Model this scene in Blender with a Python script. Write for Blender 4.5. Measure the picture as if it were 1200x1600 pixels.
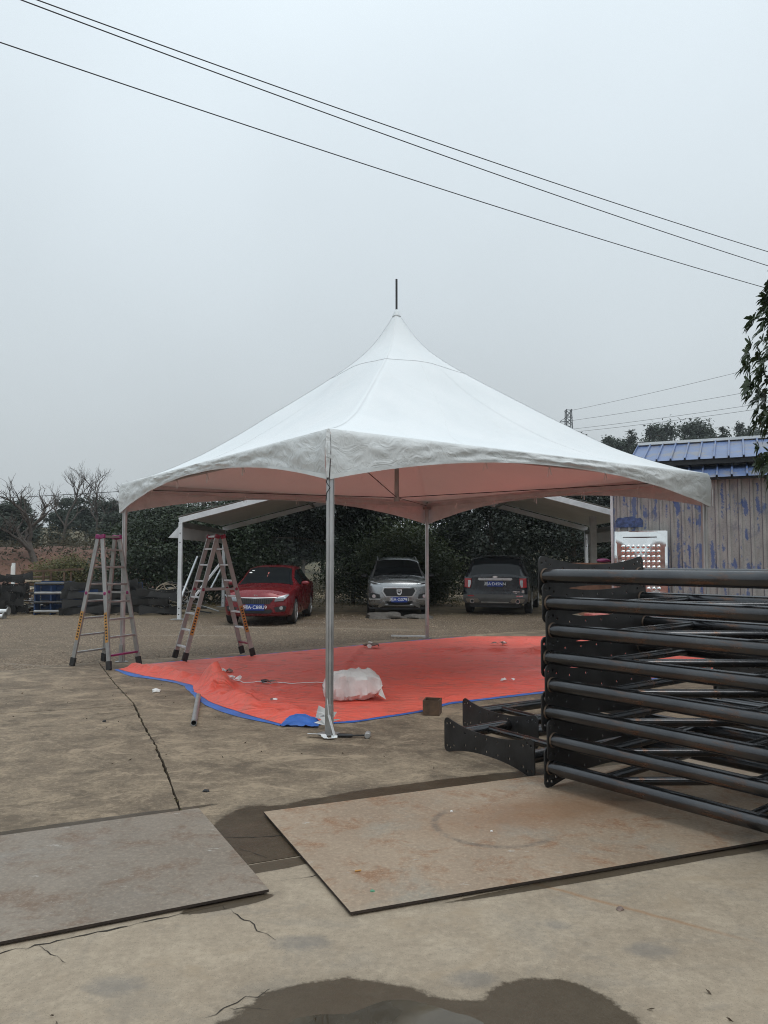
import bpy, bmesh, math, random
import numpy as np
from mathutils import Vector, Matrix, noise as mnoise
R = math.radians
sc = bpy.context.scene
for o in list(bpy.data.objects): bpy.data.objects.remove(o)
COL = sc.collection

# ------------------------------------------------------------------ camera, sky, sun, exposure
cam_d = bpy.data.cameras.new('camera'); cam = bpy.data.objects.new('camera', cam_d); COL.objects.link(cam)
cam.location = (0, 0, 1.58); cam.rotation_euler = (R(90 + 3.654), 0, 0)
cam_d.sensor_fit = 'VERTICAL'; cam_d.sensor_height = 36; cam_d.sensor_width = 27; cam_d.lens = 36*1190/1600
cam_d.clip_start = .05; cam_d.clip_end = 3000
sc.camera = cam

SUN_EL, SUN_AZ = 62, 150          # a soft bright patch high behind the camera's left shoulder
world = bpy.data.worlds.new('World'); sc.world = world; world.use_nodes = True
wn, wl = world.node_tree.nodes, world.node_tree.links
wn.clear()
out = wn.new('ShaderNodeOutputWorld'); bg = wn.new('ShaderNodeBackground'); bg.inputs[1].default_value = .1
sky = wn.new('ShaderNodeTexSky'); sky.sky_type = 'NISHITA'; sky.sun_disc = False
sky.sun_elevation = R(SUN_EL); sky.sun_rotation = R(SUN_AZ); sky.dust_density = 5; sky.air_density = 1.5
tc = wn.new('ShaderNodeTexCoord'); sep = wn.new('ShaderNodeSeparateXYZ'); wl.new(tc.outputs['Generated'], sep.inputs[0])
ramp = wn.new('ShaderNodeValToRGB'); wl.new(sep.outputs['Z'], ramp.inputs[0])   # overcast cloud deck: brighter towards the zenith
e = ramp.color_ramp.elements
e[0].position = 0.0; e[0].color = (.375, .40, .415, 1)
e[1].position = 1.0; e[1].color = (.82, .925, .985, 1)
for p_, c_ in ((.15, (.40, .435, .455)), (.35, (.475, .525, .555)), (.55, (.55, .612, .652))):
    q = e.new(p_); q.color = (*c_, 1)
nz = wn.new('ShaderNodeTexNoise'); nz.inputs['Scale'].default_value = 2.2; nz.inputs['Detail'].default_value = 4; nz.inputs['Roughness'].default_value = .45
wl.new(tc.outputs['Generated'], nz.inputs['Vector'])
mr = wn.new('ShaderNodeMapRange'); mr.inputs[1].default_value = .3; mr.inputs[2].default_value = .7; mr.inputs[3].default_value = .95; mr.inputs[4].default_value = 1.05
wl.new(nz.outputs[0], mr.inputs[0])
cl = wn.new('ShaderNodeVectorMath'); cl.operation = 'SCALE'; wl.new(ramp.outputs[0], cl.inputs[0])
mm = wn.new('ShaderNodeMath'); mm.operation = 'MULTIPLY'; mm.inputs[1].default_value = 10.0; wl.new(mr.outputs[0], mm.inputs[0]); wl.new(mm.outputs[0], cl.inputs['Scale'])
mx = wn.new('ShaderNodeMix'); mx.data_type = 'RGBA'; mx.inputs[0].default_value = .94
wl.new(sky.outputs[0], mx.inputs[6]); wl.new(cl.outputs[0], mx.inputs[7]); wl.new(mx.outputs[2], bg.inputs[0]); wl.new(bg.outputs[0], out.inputs[0])

sun_d = bpy.data.lights.new('sun', 'SUN'); sun_d.energy = .6; sun_d.angle = R(30); sun_d.color = (1, .985, .965)
sun = bpy.data.objects.new('sun', sun_d); COL.objects.link(sun)
sun.rotation_euler = (R(90 - SUN_EL), 0, R(180 - SUN_AZ)); sun.location = (0, -10, 30)

vs = sc.view_settings; vs.view_transform = 'Standard'; vs.look = 'None'; vs.exposure = 0.55; vs.gamma = 1; vs.use_curve_mapping = False
sc.cycles.use_denoising = True; sc.cycles.denoiser = 'OPENIMAGEDENOISE'; sc.cycles.denoising_prefilter = 'NONE'; sc.cycles.filter_width = 1.05   # keeps the yard's fine grit
sc.cycles.max_bounces = 7; sc.cycles.diffuse_bounces = 5; sc.cycles.glossy_bounces = 3; sc.cycles.transmission_bounces = 4
sc.cycles.volume_bounces = 0; sc.cycles.sample_clamp_indirect = 6

# ------------------------------------------------------------------ materials
class N:
    """small node-graph helper for one material"""
    def __init__(s, name):
        s.m = bpy.data.materials.new(name); s.m.use_nodes = True
        s.t = s.m.node_tree; s.n = s.t.nodes; s.l = s.t.links
        s.b = s.n['Principled BSDF']; s.out = s.n['Material Output']
        s.tc = s.n.new('ShaderNodeTexCoord'); s.obj = s.tc.outputs['Object']
    def inp(s, sock, v):
        if hasattr(v, 'links') or isinstance(v, bpy.types.NodeSocket): s.l.new(v, sock)
        elif isinstance(v, (tuple, list)): sock.default_value = (*v, 1) if len(v) == 3 and len(sock.default_value) == 4 else v
        else: sock.default_value = v
    def mapping(s, scale=(1, 1, 1), rot=(0, 0, 0), loc=(0, 0, 0), vec=None):
        q = s.n.new('ShaderNodeMapping'); s.l.new(vec or s.obj, q.inputs[0])
        q.inputs['Scale'].default_value = scale; q.inputs['Rotation'].default_value = rot; q.inputs['Location'].default_value = loc
        return q.outputs[0]
    def noise(s, scale, detail=4, rough=.55, dist=0, vec=None, color=False):
        q = s.n.new('ShaderNodeTexNoise'); s.l.new(vec or s.obj, q.inputs['Vector'])
        q.inputs['Scale'].default_value = scale; q.inputs['Detail'].default_value = detail
        q.inputs['Roughness'].default_value = rough; q.inputs['Distortion'].default_value = dist
        return q.outputs[1 if color else 0]
    def voro(s, scale, feature='F1', vec=None, out='Distance'):
        q = s.n.new('ShaderNodeTexVoronoi'); q.feature = feature; s.l.new(vec or s.obj, q.inputs['Vector'])
        q.inputs['Scale'].default_value = scale
        return q.outputs[out]
    def rng(s, v, a, b, c=0., d=1.):
        q = s.n.new('ShaderNodeMapRange'); s.inp(q.inputs[0], v)
        for i, k in enumerate((a, b, c, d)): s.inp(q.inputs[i + 1], k)
        return q.outputs[0]
    def math(s, op, a, b=0., c=None):
        q = s.n.new('ShaderNodeMath'); q.operation = op; s.inp(q.inputs[0], a); s.inp(q.inputs[1], b)
        if c is not None: s.inp(q.inputs[2], c)
        return q.outputs[0]
    def mix(s, f, a, b, mode='MIX'):
        q = s.n.new('ShaderNodeMix'); q.data_type = 'RGBA'; q.blend_type = mode
        s.inp(q.inputs[0], f); s.inp(q.inputs[6], a); s.inp(q.inputs[7], b)
        return q.outputs[2]
    def island(s):
        return s.n.new('ShaderNodeNewGeometry').outputs['Random Per Island']
    def objrand(s):
        return s.n.new('ShaderNodeObjectInfo').outputs['Random']
    def xyz(s, vec=None):
        q = s.n.new('ShaderNodeSeparateXYZ'); s.l.new(vec or s.obj, q.inputs[0]); return q.outputs
    def bump(s, h, strength=.3, dist=.01):
        q = s.n.new('ShaderNodeBump'); q.inputs['Strength'].default_value = strength; q.inputs['Distance'].default_value = dist
        s.l.new(h, q.inputs['Height']); s.l.new(q.outputs[0], s.b.inputs['Normal'])
    def done(s, col=None, rough=None, metal=None, **kw):
        if col is not None: s.inp(s.b.inputs['Base Color'], col)
        if rough is not None: s.inp(s.b.inputs['Roughness'], rough)
        if metal is not None: s.inp(s.b.inputs['Metallic'], metal)
        for k, v in kw.items(): s.inp(s.b.inputs[k.replace('_', ' ')], v)
        return s.m

def plain(name, c, rough=.6, metal=0, var=.25, scale=6, bump=.1, **kw):
    n = N(name); f = n.noise(scale, 5); g = n.noise(scale*9, 3)
    col = n.mix(n.rng(f, .3, .7), tuple(v*(1 - var) for v in c), tuple(min(1, v*(1 + var)) for v in c))
    if bump: n.bump(g, bump, .004)
    r = n.rng(f, .3, .7, max(0, rough - .08), min(1, rough + .08))
    return n.done(col, r, metal, **kw)

def mat_concrete(name, base, dark, near):
    n = N(name); big = n.noise(.8, 3, .6, .4); mid = n.noise(3.6, 6, .74, .25); fine = n.noise(26, 4, .8); grit = n.voro(120); sp = n.voro(38)
    k = lambda c, f: tuple(min(1, v*f) for v in c)
    m2 = n.math('ADD', n.math('MULTIPLY', big, .45), n.math('MULTIPLY', mid, .55))
    c = n.mix(n.rng(m2, .40, .60), dark, base)
    c = n.mix(n.math('MULTIPLY', n.rng(mid, .54, .66), .3 if near else .4), c, k(base, 1.2))
    c = n.mix(n.math('MULTIPLY', n.rng(fine, .50, .30), .42 if near else .6), c, k(dark, .6))
    c = n.mix(n.math('MULTIPLY', n.rng(fine, .52, .70), .34 if near else .5), c, k(base, 1.45))
    c = n.mix(n.math('MULTIPLY', n.rng(grit, .30, .10), .5), c, k(dark, .45))
    st = n.noise(1.9, 6, .74, .6, n.mapping((1, 1.3, 1), (0, 0, .4), (7, 3, 0)))
    c = n.mix(n.math('MULTIPLY', n.rng(st, .53, .62), .22 if near else .65), c, k(dark, .6) if not near else (.16, .15, .135))
    if near:
        c = n.mix(n.math('MULTIPLY', n.rng(st, .44, .34), .4), c, (.31, .235, .155))
        c = n.mix(n.math('MULTIPLY', n.rng(sp, .055, .03), .8), c, (.07, .055, .04))         # pits and chips
        for (bx, by, br_) in ((1.08, 3.20, .085), (.33, 2.99, .08), (-.36, 3.27, .10), (.75, 3.42, .07), (-1.0, 2.95, .09)):      # grey oil blots
            L = n.n.new('ShaderNodeVectorMath'); L.operation = 'LENGTH'; n.l.new(n.mapping((.8/br_, 1.2/br_, 0), (0, 0, 0), (-bx*.8/br_, -by*1.2/br_, 0)), L.inputs[0])
            c = n.mix(n.math('MULTIPLY', n.rng(n.math('ADD', L.outputs['Value'], n.math('MULTIPLY', n.math('SUBTRACT', mid, .5), 2.2)), 1.1, .5), .45), c, (.13, .125, .12))
        v = n.mapping((1, 1, 0), (0, 0, 0), (0, 0, 0), n.mapping((1, 1, 1), (0, 0, .62), (0, 0, 0)))
        xr = n.xyz(v); line = n.math('ABSOLUTE', n.math('SUBTRACT', n.math('ADD', xr[1], n.math('MULTIPLY', mid, .05)), 3.58))
        c = n.mix(n.math('MULTIPLY', n.math('MULTIPLY', n.rng(line, .022, .0), n.rng(xr[0], -.6, -.9)), .55), c, (.25, .12, .045))
    else:
        c = n.mix(n.math('MULTIPLY', n.rng(sp, .15, .07), .6), c, k(base, 1.7))
        c = n.mix(n.math('MULTIPLY', n.rng(st, .46, .38), .6), c, k(base, 1.35))
    # damp ground: noise-broken ellipses lying where the water stands
    wob = n.math('SUBTRACT', n.math('ADD', n.math('MULTIPLY', mid, .75), n.math('MULTIPLY', fine, .25)), .5)
    damp = None
    spots = ([(-.14, 2.72, .38, .27, 0), (.58, 2.66, .29, .33, 0), (.2, 2.45, .55, .34, 0), (-.38, 2.56, .26, .22, 0), (.22, 2.64, .34, .22, 0), (1.25, 4.0, 1.0, .035, .366), (-.58, 4.06, .30, .06, .45), (2.0, 4.3, .5, .05, .366), (-.72, 3.62, .22, .05, .45)] if near else
             [(-.62, 4.52, .36, .55, .4), (.45, 5.46, 1.25, .16, .40), (-2.0, 4.62, 1.0, .05, .45)])
    for (cx, cy, rx, ry, a) in spots:
        v = n.mapping((1/rx, 1/ry, 0), (0, 0, 0), (0, 0, 0), n.mapping((1, 1, 1), (0, 0, -a), (-(cx*math.cos(a) + cy*math.sin(a)), cx*math.sin(a) - cy*math.cos(a), 0)))
        L = n.n.new('ShaderNodeVectorMath'); L.operation = 'LENGTH'; n.l.new(v, L.inputs[0])
        d = n.math('ADD', L.outputs['Value'], n.math('MULTIPLY', wob, .5))
        damp = d if damp is None else n.math('SMOOTH_MIN', damp, d, .12)
    w = n.rng(damp, 1.03, .97); w2 = n.rng(damp, 1.35, .95)
    c = n.mix(n.math('MULTIPLY', w2, .28), c, (.11, .09, .065))
    c = n.mix(w, c, n.mix(.80, c, (.038, .026, .015)))
    n.inp(n.b.inputs['Specular IOR Level'], n.rng(w, 0, 1, .4, .14))
    rough = n.rng(w, 0, 1, n.rng(mid, .3, .7, .78, .94), n.rng(big, .4, .6, .28, .5))
    n.bump(n.math('ADD', n.math('MULTIPLY', fine, .8), n.math('MULTIPLY', mid, 1.)), .5 if not near else .28, .008)
    return n.done(c, rough, 0)

def mat_ground():
    n = N('yard_earth'); big = n.noise(.25, 6, .6, .5); mid = n.noise(1.6, 6, .65); st = n.voro(26, out='Color'); sd = n.voro(26)
    x = n.xyz()
    gravel = n.mix(n.rng(big, .35, .65), (.19, .132, .083), (.30, .218, .142))
    gravel = n.mix(.72, gravel, n.mix(n.rng(sd, .1, .55), (.36, .275, .19), (.062, .043, .027)))
    gravel = n.mix(n.math('MULTIPLY', n.rng(n.math('ADD', n.math('MULTIPLY', mid, .5), n.math('MULTIPLY', big, .5)), .48, .60), .7), gravel, (.10, .074, .048))
    pale = n.rng(n.noise(.5, 6, .7, .8, n.mapping((.35, 1.6, 1), (0, 0, .2), (4, 9, 0))), .57, .66)
    gravel = n.mix(n.math('MULTIPLY', pale, .45), gravel, (.34, .29, .235))
    dirt = n.mix(n.rng(mid, .35, .65), (.115, .082, .05), (.22, .165, .095))
    yy = n.math('ADD', x[1], n.math('MULTIPLY', n.math('SUBTRACT', n.noise(.5, 4), .5), 3.))
    c = n.mix(n.rng(yy, 20.6, 22.2), gravel, dirt)
    red = n.mix(n.rng(mid, .3, .7), (.095, .046, .032), (.155, .078, .05))
    c = n.mix(n.math('MULTIPLY', n.rng(yy, 29.5, 31.), n.rng(x[0], -6, -9)), c, red)
    leaf = n.mix(n.rng(mid, .4, .7), (.05, .05, .025), (.14, .10, .05))
    c = n.mix(n.rng(yy, 38, 43), c, leaf)
    n.bump(n.math('ADD', sd, mid), .5, .02)
    return n.done(c, .92, 0)

def mat_plate(name, c1, c2, rust, grey):
    n = N(name); big = n.noise(1.1, 6, .6, .7); mid = n.noise(4, 6, .76, .4); fine = n.noise(40, 4, .8)
    sx = n.noise(3, 5, .65, 0, n.mapping((14, .6, 1), (0, 0, -.42)))
    c = n.mix(n.rng(big, .3, .7), c1, c2)
    c = n.mix(n.math('MULTIPLY', n.rng(mid, .5, .64), .75), c, rust)
    c = n.mix(n.math('MULTIPLY', n.rng(n.noise(1.7, 6, .65, .4, n.mapping((1, 1, 1), (0, 0, 0), (12, 5, 0))), .54, .68), .5), c, grey)
    c = n.mix(n.math('MULTIPLY', n.rng(sx, .54, .72), .18), c, tuple(min(1, v*1.5) for v in c1))
    chalk = n.rng(n.noise(7, 6, .78, .2, n.mapping((1, 2.6, 1), (0, 0, .5), (2, 8, 0))), .64, .67)
    c = n.mix(n.math('MULTIPLY', chalk, .65), c, (.48, .45, .41))
    c = n.mix(n.math('MULTIPLY', n.rng(fine, .52, .70), .35), c, tuple(v*.45 for v in c1))
    c = n.mix(n.math('MULTIPLY', n.rng(fine, .48, .36), .35), c, tuple(min(1, v*1.5) for v in c2))
    if name.startswith('tan'):
        def ell(cx, cy, rx, ry, a):
            v = n.mapping((1/rx, 1/ry, 0), (0, 0, 0), (0, 0, 0), n.mapping((1, 1, 1), (0, 0, -a), (-(cx*math.cos(a) + cy*math.sin(a)), cx*math.sin(a) - cy*math.cos(a), 0)))
            L = n.n.new('ShaderNodeVectorMath'); L.operation = 'LENGTH'; n.l.new(v, L.inputs[0]); return L.outputs['Value'], n.xyz(v)
        d1, _ = ell(1.0, 4.85, 1.0, .34, .36)       # broad rust bloom
        c = n.mix(n.math('MULTIPLY', n.rng(n.math('ADD', d1, n.math('MULTIPLY', n.math('SUBTRACT', mid, .5), 1.6)), 1., .25), .62), c, (.23, .115, .052))
        d2, q2 = ell(.66, 4.62, .36, .36, .0)       # scraped arc left by a dragged foot
        arc = n.math('MULTIPLY', n.math('MULTIPLY', n.rng(n.math('ABSOLUTE', n.math('SUBTRACT', d2, 1.)), .09, .02), n.rng(n.math('ADD', q2[0], n.math('MULTIPLY', q2[1], 1.2)), .15, -.3)), n.rng(mid, .38, .55))
        c = n.mix(n.math('MULTIPLY', arc, .6), c, (.11, .095, .08))
    n.bump(n.math('ADD', fine, n.math('MULTIPLY', mid, 2)), .18, .003)
    return n.done(c, n.rng(mid, .3, .7, .5, .75), .15)

def mat_leaf(name, a, b, rough=.55, trans=.25):
    n = N(name); r = n.island(); o = n.objrand(); big = n.noise(.6, 3)
    c = n.mix(r, a, b)
    c = n.mix(n.math('MULTIPLY', n.rng(big, .35, .65), .5), c, tuple(v*.55 for v in a))
    c = n.mix(n.math('MULTIPLY', o, .3), c, (a[0]*1.5, a[1]*1.15, a[2]*1.2))
    n.done(c, rough, 0)
    t = n.n.new('ShaderNodeBsdfTranslucent'); n.l.new(c, t.inputs[0])
    m = n.n.new('ShaderNodeMixShader'); m.inputs[0].default_value = trans
    n.l.new(n.b.outputs[0], m.inputs[1]); n.l.new(t.outputs[0], m.inputs[2]); n.l.new(m.outputs[0], n.out.inputs[0])
    return n.m

def mat_fabric():
    n = N('white_pvc_fabric'); a = n.noise(1.2, 5, .55, .4); w = n.noise(6, 5, .6, 1.2); d = n.noise(2.2, 6, .7, .3, n.mapping((1, 1, .35)))
    c = n.mix(n.rng(a, .3, .7), (.72, .76, .775), (.78, .81, .82))
    c = n.mix(n.math('MULTIPLY', n.rng(d, .58, .75), .12), c, (.55, .54, .50))
    n.bump(n.math('ADD', w, n.math('MULTIPLY', a, 2)), .30, .02)
    n.done(c, .75, 0, Specular_IOR_Level=.12)
    t = n.n.new('ShaderNodeBsdfTranslucent'); n.inp(t.inputs[0], (.90, .66, .55))  # salmon bounce from the tarp painted into the transmitted colour
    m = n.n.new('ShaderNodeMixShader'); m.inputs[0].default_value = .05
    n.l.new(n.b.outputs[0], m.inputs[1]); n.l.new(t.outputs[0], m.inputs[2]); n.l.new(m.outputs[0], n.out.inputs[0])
    return n.m

def mat_valance():
    n = N('creased_white_pvc'); a = n.noise(3, 5, .6, .8); w = n.noise(4.5, 3, .5, 1.2, n.mapping((1, 1, 1.2)))
    c = n.mix(n.rng(a, .3, .7), (.60, .62, .62), (.70, .72, .72))
    rid = n.math('ABSOLUTE', n.math('SUBTRACT', w, .5))
    n.bump(n.math('ADD', n.math('MULTIPLY', rid, -1.8), n.math('MULTIPLY', a, .5)), .5, .035)
    return n.done(c, .72, 0, Specular_IOR_Level=.12)

def mat_tarp():
    n = N('red_tarpaulin'); a = n.noise(.8, 6, .6, .5); w = n.noise(1.8, 3, .5, .6, n.mapping((.7, 2.8, 1), (0, 0, .12))); d = n.noise(1.2, 6, .72, .6, n.mapping((1, 1, 1), (0, 0, 0), (5, 2, 0)))
    c = n.mix(n.rng(a, .3, .7), (.74, .088, .054), (.80, .125, .085))
    c = n.mix(n.math('MULTIPLY', n.rng(d, .44, .66), .45), c, (.66, .185, .135))     # dust
    weave = n.voro(90)
    c = n.mix(n.math('MULTIPLY', n.rng(n.noise(3.3, 5, .75, .4, n.mapping((1, 1, 1), (0, 0, 0), (1, 9, 0))), .52, .66), .62), c, (.40, .125, .09))
    g_ = n.xyz(n.mapping((1, 1, 1), (0, 0, .62), (.3, .2, 0))); wv = n.math('MULTIPLY', a, .10)
    fold = None
    for q, pitch in ((g_[0], .92), (g_[1], 1.15)):      # the creases it was folded along
        f_ = n.rng(n.math('ABSOLUTE', n.math('SUBTRACT', n.math('FRACT', n.math('DIVIDE', n.math('ADD', q, wv), pitch)), .5)), .0, .03, 1., 0.)
        fold = f_ if fold is None else n.math('MAXIMUM', fold, f_)
    cre = n.rng(n.voro(1.6, 'DISTANCE_TO_EDGE', n.mapping((.6, 1.9, 1), (0, 0, .15), (0, 0, 0), n.mix(.12, n.obj, n.noise(1.5, 3, .6, 0, None, True)))), .0, .05, 1., 0.)
    rid = n.math('ABSOLUTE', n.math('SUBTRACT', w, .5))
    n.bump(n.math('ADD', n.math('MULTIPLY', rid, -1.8), n.math('ADD', n.math('MULTIPLY', weave, .02), n.math('ADD', n.math('MULTIPLY', fold, .22), n.math('MULTIPLY', cre, .25)))), .8, .05)
    return n.done(c, n.rng(d, .3, .7, .42, .62), 0)

def mat_black_steel():
    n = N('black_mill_steel'); a = n.noise(2, 6, .65, .4); b = n.noise(9, 6, .7, .3, n.mapping((.4, 1.5, 1.5))); f = n.noise(70, 4, .7)
    c = n.mix(n.rng(a, .3, .7), (.050, .052, .057), (.105, .105, .107))
    c = n.mix(n.math('MULTIPLY', n.rng(b, .54, .68), .7), c, (.16, .085, .050))
    c = n.mix(n.math('MULTIPLY', n.rng(f, .62, .8), .35), c, (.14, .12, .10))
    n.bump(n.math('ADD', b, f), .15, .003)
    return n.done(c, n.rng(b, .35, .65, .12, .28), .92)

def mat_shed_wall():
    n = N('peeling_blue_sheet'); v = n.mapping((1.0, 1, .6)); a = n.noise(3.4, 5, .75, .3, v); b = n.noise(5, 6, .75, .2, n.mapping((1.6, 1, .5), (0, 0, 0), (3, 1, 2)))
    st = n.noise(5, 5, .65, .3, n.mapping((1.3, 1, .3))); f = n.noise(40, 4, .7); x = n.xyz()
    base = n.mix(n.rng(st, .35, .65), (.285, .28, .27), (.42, .41, .395))
    base = n.mix(n.math('MULTIPLY', n.rng(f, .5, .75), .5), base, (.13, .10, .085))
    blue = n.mix(n.rng(b, .4, .6), (.03, .085, .30), (.10, .15, .29))
    band = n.math('ADD', a, n.math('ADD', n.math('MULTIPLY', n.rng(n.math('ABSOLUTE', n.math('SUBTRACT', x[2], 1.45)), .28, .0), .075), n.math('MULTIPLY', n.rng(x[0], 2.6, .4), .05)))
    # flakes cling to the flanks of the ribs, where the sheet repeats every 0.21 m
    saw = n.math('ABSOLUTE', n.math('SUBTRACT', n.math('FRACT', n.math('DIVIDE', x[0], .21)), .5))
    band = n.math('ADD', band, n.math('MULTIPLY', n.rng(saw, .30, .44), .085))
    c = n.mix(n.math('MULTIPLY', n.rng(band, .60, .66), .85), base, blue)
    gr = n.rng(n.noise(3, 6, .7, .3, n.mapping((1, 1, .7), (0, 0, 0), (9, 0, 4))), .57, .64)
    c = n.mix(n.math('MULTIPLY', gr, .5), c, (.15, .165, .215))
    flank_dark = n.rng(n.math('ABSOLUTE', n.math('SUBTRACT', n.math('FRACT', n.math('DIVIDE', x[0], .21)), .34)), .05, .01)  # darker line down one flank of every rib
    c = n.mix(n.math('MULTIPLY', flank_dark, .55), c, (.06, .075, .12))
    n.bump(n.math('ADD', n.rng(band, .60, .635), f), .2, .004)
    return n.done(c, .62, .1)

def mat_shed_roof():
    n = N('blue_roof_sheet'); a = n.noise(1.3, 6, .65, .3); o = n.objrand()
    c = n.mix(n.rng(a, .3, .7), (.085, .13, .26), (.125, .185, .35))
    c = n.mix(n.math('MULTIPLY', n.rng(n.noise(1.6, 6, .7, .2, n.mapping((1, 1, 1), (0, 0, 0), (2.4, 0, 0))), .50, .60), .8), c, (.19, .185, .19))
    c = n.mix(n.math('MULTIPLY', n.rng(n.noise(5, 6, .7), .63, .7), .8), c, (.11, .05, .03))
    return n.done(c, .38, .0)

def mat_paint(name, c, rough=.28, metal=.3, dust=.18):
    n = N(name); a = n.noise(3, 5); x = n.xyz()
    col = n.mix(n.math('MULTIPLY', n.rng(n.math('ADD', x[2], n.math('MULTIPLY', a, .5)), .95, .25), dust*2), c, (.16, .12, .085))   # road dust low on the body
    return n.done(col, n.rng(a, .3, .7, rough, rough + .1), metal, Coat_Weight=.4, Coat_Roughness=.10)

def mat_glass(name='dark_car_glass', c=(.012, .015, .017)):
    n = N(name); return n.done(c, .05, 0, Specular_IOR_Level=.30)

def mat_water():
    n = N('puddle_water'); n.bump(n.noise(9, 3, .5, .4), .04, .004)
    return n.done(n.mix(n.rng(n.noise(3, 4), .4, .6), (.040, .030, .018), (.075, .058, .036)), .03, 0, Specular_IOR_Level=.5)

M = {}
def setup_materials():
    M['far_conc'] = mat_concrete('weathered_concrete', (.262, .202, .138), (.132, .098, .066), False)
    M['near_conc'] = mat_concrete('smooth_concrete', (.345, .282, .208), (.27, .215, .155), True)
    M['ground'] = mat_ground()
    M['plate_l'] = mat_plate('grey_brown_steel_plate', (.178, .142, .108), (.25, .205, .16), (.16, .10, .065), (.235, .215, .19))
    M['plate_r'] = mat_plate('tan_rusty_steel_plate', (.27, .198, .138), (.35, .267, .19), (.235, .115, .055), (.27, .265, .225))
    M['edge_shade'] = plain('dark_shade_edge', (.035, .024, .018), .8, .2, var=.4)  # near-black plate sides: the shadow gap under the plates painted as edge colour
    M['crack'] = plain('dark_crack_dirt', (.03, .024, .018), .95, var=.4)
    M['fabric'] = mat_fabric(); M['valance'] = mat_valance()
    M['seam'] = plain('welded_seam', (.72, .735, .74), .5, var=.05)
    M['alu'] = plain('aluminium', (.50, .50, .50), .36, .8, var=.15, scale=4)
    M['alu_white'] = plain('pale_aluminium', (.62, .635, .65), .45, .25, var=.1)
    M['alu_dull'] = plain('dull_aluminium', (.34, .335, .325), .45, .7, var=.2)
    M['tarp'] = mat_tarp()
    M['tarp_blue'] = plain('blue_tarpaulin', (.035, .125, .42), .5, var=.3, scale=4, bump=.4)
    M['steel'] = mat_black_steel()
    M['plate_steel'] = plain('black_plate_steel', (.028, .027, .027), .42, .35, var=.45, scale=5, bump=.3)
    M['steel_dull'] = plain('matt_black_steel', (.028, .027, .026), .6, .3, var=.5, scale=3, bump=.3)
    M['rust'] = plain('brown_rust', (.10, .06, .036), .8, .1, var=.45, scale=9, bump=.4)
    M['weld'] = plain('weld_bead', (.10, .07, .05), .6, .5, var=.4, scale=30)
    M['shed'] = mat_shed_wall(); M['roof'] = mat_shed_roof()
    M['whitepaint'] = plain('white_metal', (.70, .72, .72), .45, .1, var=.06)
    M['render'] = plain('grey_rendered_wall', (.26, .25, .235), .9, var=.3, scale=4, bump=.4)
    M['chrome'] = plain('polished_stainless', (.80, .80, .79), .07, 1.0, var=.05, bump=.05)
    M['chrome_car'] = plain('car_chrome', (.68, .69, .70), .18, 1.0, var=.05, bump=0)
    M['black'] = plain('black_plastic', (.018, .018, .019), .5, var=.2, bump=.05)
    M['rubber'] = plain('tyre_rubber', (.026, .025, .024), .85, var=.3, scale=20, bump=.3)
    M['magenta'] = plain('magenta_plastic', (.20, .012, .09), .5, var=.15)
    M['crimson'] = plain('crimson_plastic', (.19, .012, .035), .5, var=.15)
    M['orange_sticker'] = plain('orange_sticker', (.46, .23, .06), .55, var=.2)
    M['yellow'] = plain('yellow_print', (.62, .50, .06), .55, var=.15)
    M['ink'] = plain('black_print', (.012, .012, .012), .6, var=.1)
    M['red_paint'] = mat_paint('red_car_paint', (.17, .006, .012), .22, .25, .05)
    M['grey_paint'] = mat_paint('silver_grey_car_paint', (.34, .35, .36), .2, .7, .06)
    M['dark_paint'] = mat_paint('black_blue_car_paint', (.010, .013, .018), .22, .1, .10)
    M['grey_trim'] = plain('dusty_grey_trim', (.075, .072, .068), .6, .1, var=.2)
    M['silver_trim'] = plain('satin_silver_trim', (.50, .50, .50), .33, .8, var=.1)
    M['glass'] = mat_glass()
    M['lamp_glass'] = N('headlamp_lens').done((.55, .58, .60), .12, .5, Coat_Weight=.8)
    M['lamp_dim'] = N('clear_headlamp').done((.22, .235, .25), .1, .4, Coat_Weight=.8)
    M['red_lens'] = N('red_tail_lens').done((.42, .012, .018), .2, 0, Coat_Weight=.8)
    M['plate_blue'] = plain('blue_number_plate', (.014, .042, .23), .4, var=.08)
    M['white_ink'] = plain('white_print', (.78, .80, .82), .5, var=.03)
    M['sack'] = plain('white_woven_sack', (.62, .60, .575), .75, var=.22, scale=5, bump=.8)
    M['paper'] = plain('white_paper', (.74, .73, .71), .8, var=.1)
    M['grime'] = plain('grimy_cloth', (.19, .14, .12), .9, var=.5, scale=14)
    M['bark'] = plain('grey_brown_bark', (.085, .068, .052), .9, var=.4, scale=7, bump=.8)
    M['twig'] = plain('bare_twig_bark', (.075, .062, .053), .9, var=.3, scale=7, bump=.3)
    M['leaf_dark'] = mat_leaf('dark_evergreen_leaf', (.016, .030, .012), (.042, .066, .026), .5)
    M['leaf_black'] = mat_leaf('blackish_evergreen_leaf', (.010, .018, .010), (.026, .038, .020), .5, .15)
    M['leaf_mid'] = mat_leaf('mid_green_leaf', (.035, .055, .018), (.085, .105, .038), .5)
    M['leaf_olive'] = mat_leaf('yellow_olive_leaf', (.085, .085, .022), (.16, .145, .045), .6)
    M['leaf_far'] = mat_leaf('far_wood_leaf', (.038, .056, .042), (.085, .108, .078), .7)  # greyed and lightened: distance haze mixed into the leaf colour
    M['leaf_dry'] = mat_leaf('dry_scrub_leaf', (.075, .062, .042), (.14, .105, .062), .8)
    M['leaf_big'] = mat_leaf('glossy_broad_leaf', (.020, .042, .012), (.052, .082, .024), .34, .2)
    M['pale_trunk'] = plain('pale_bark', (.19, .175, .155), .9, var=.3)
    M['blue_panel'] = plain('blue_steel_sheet', (.016, .042, .115), .55, .1, var=.35)
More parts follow.
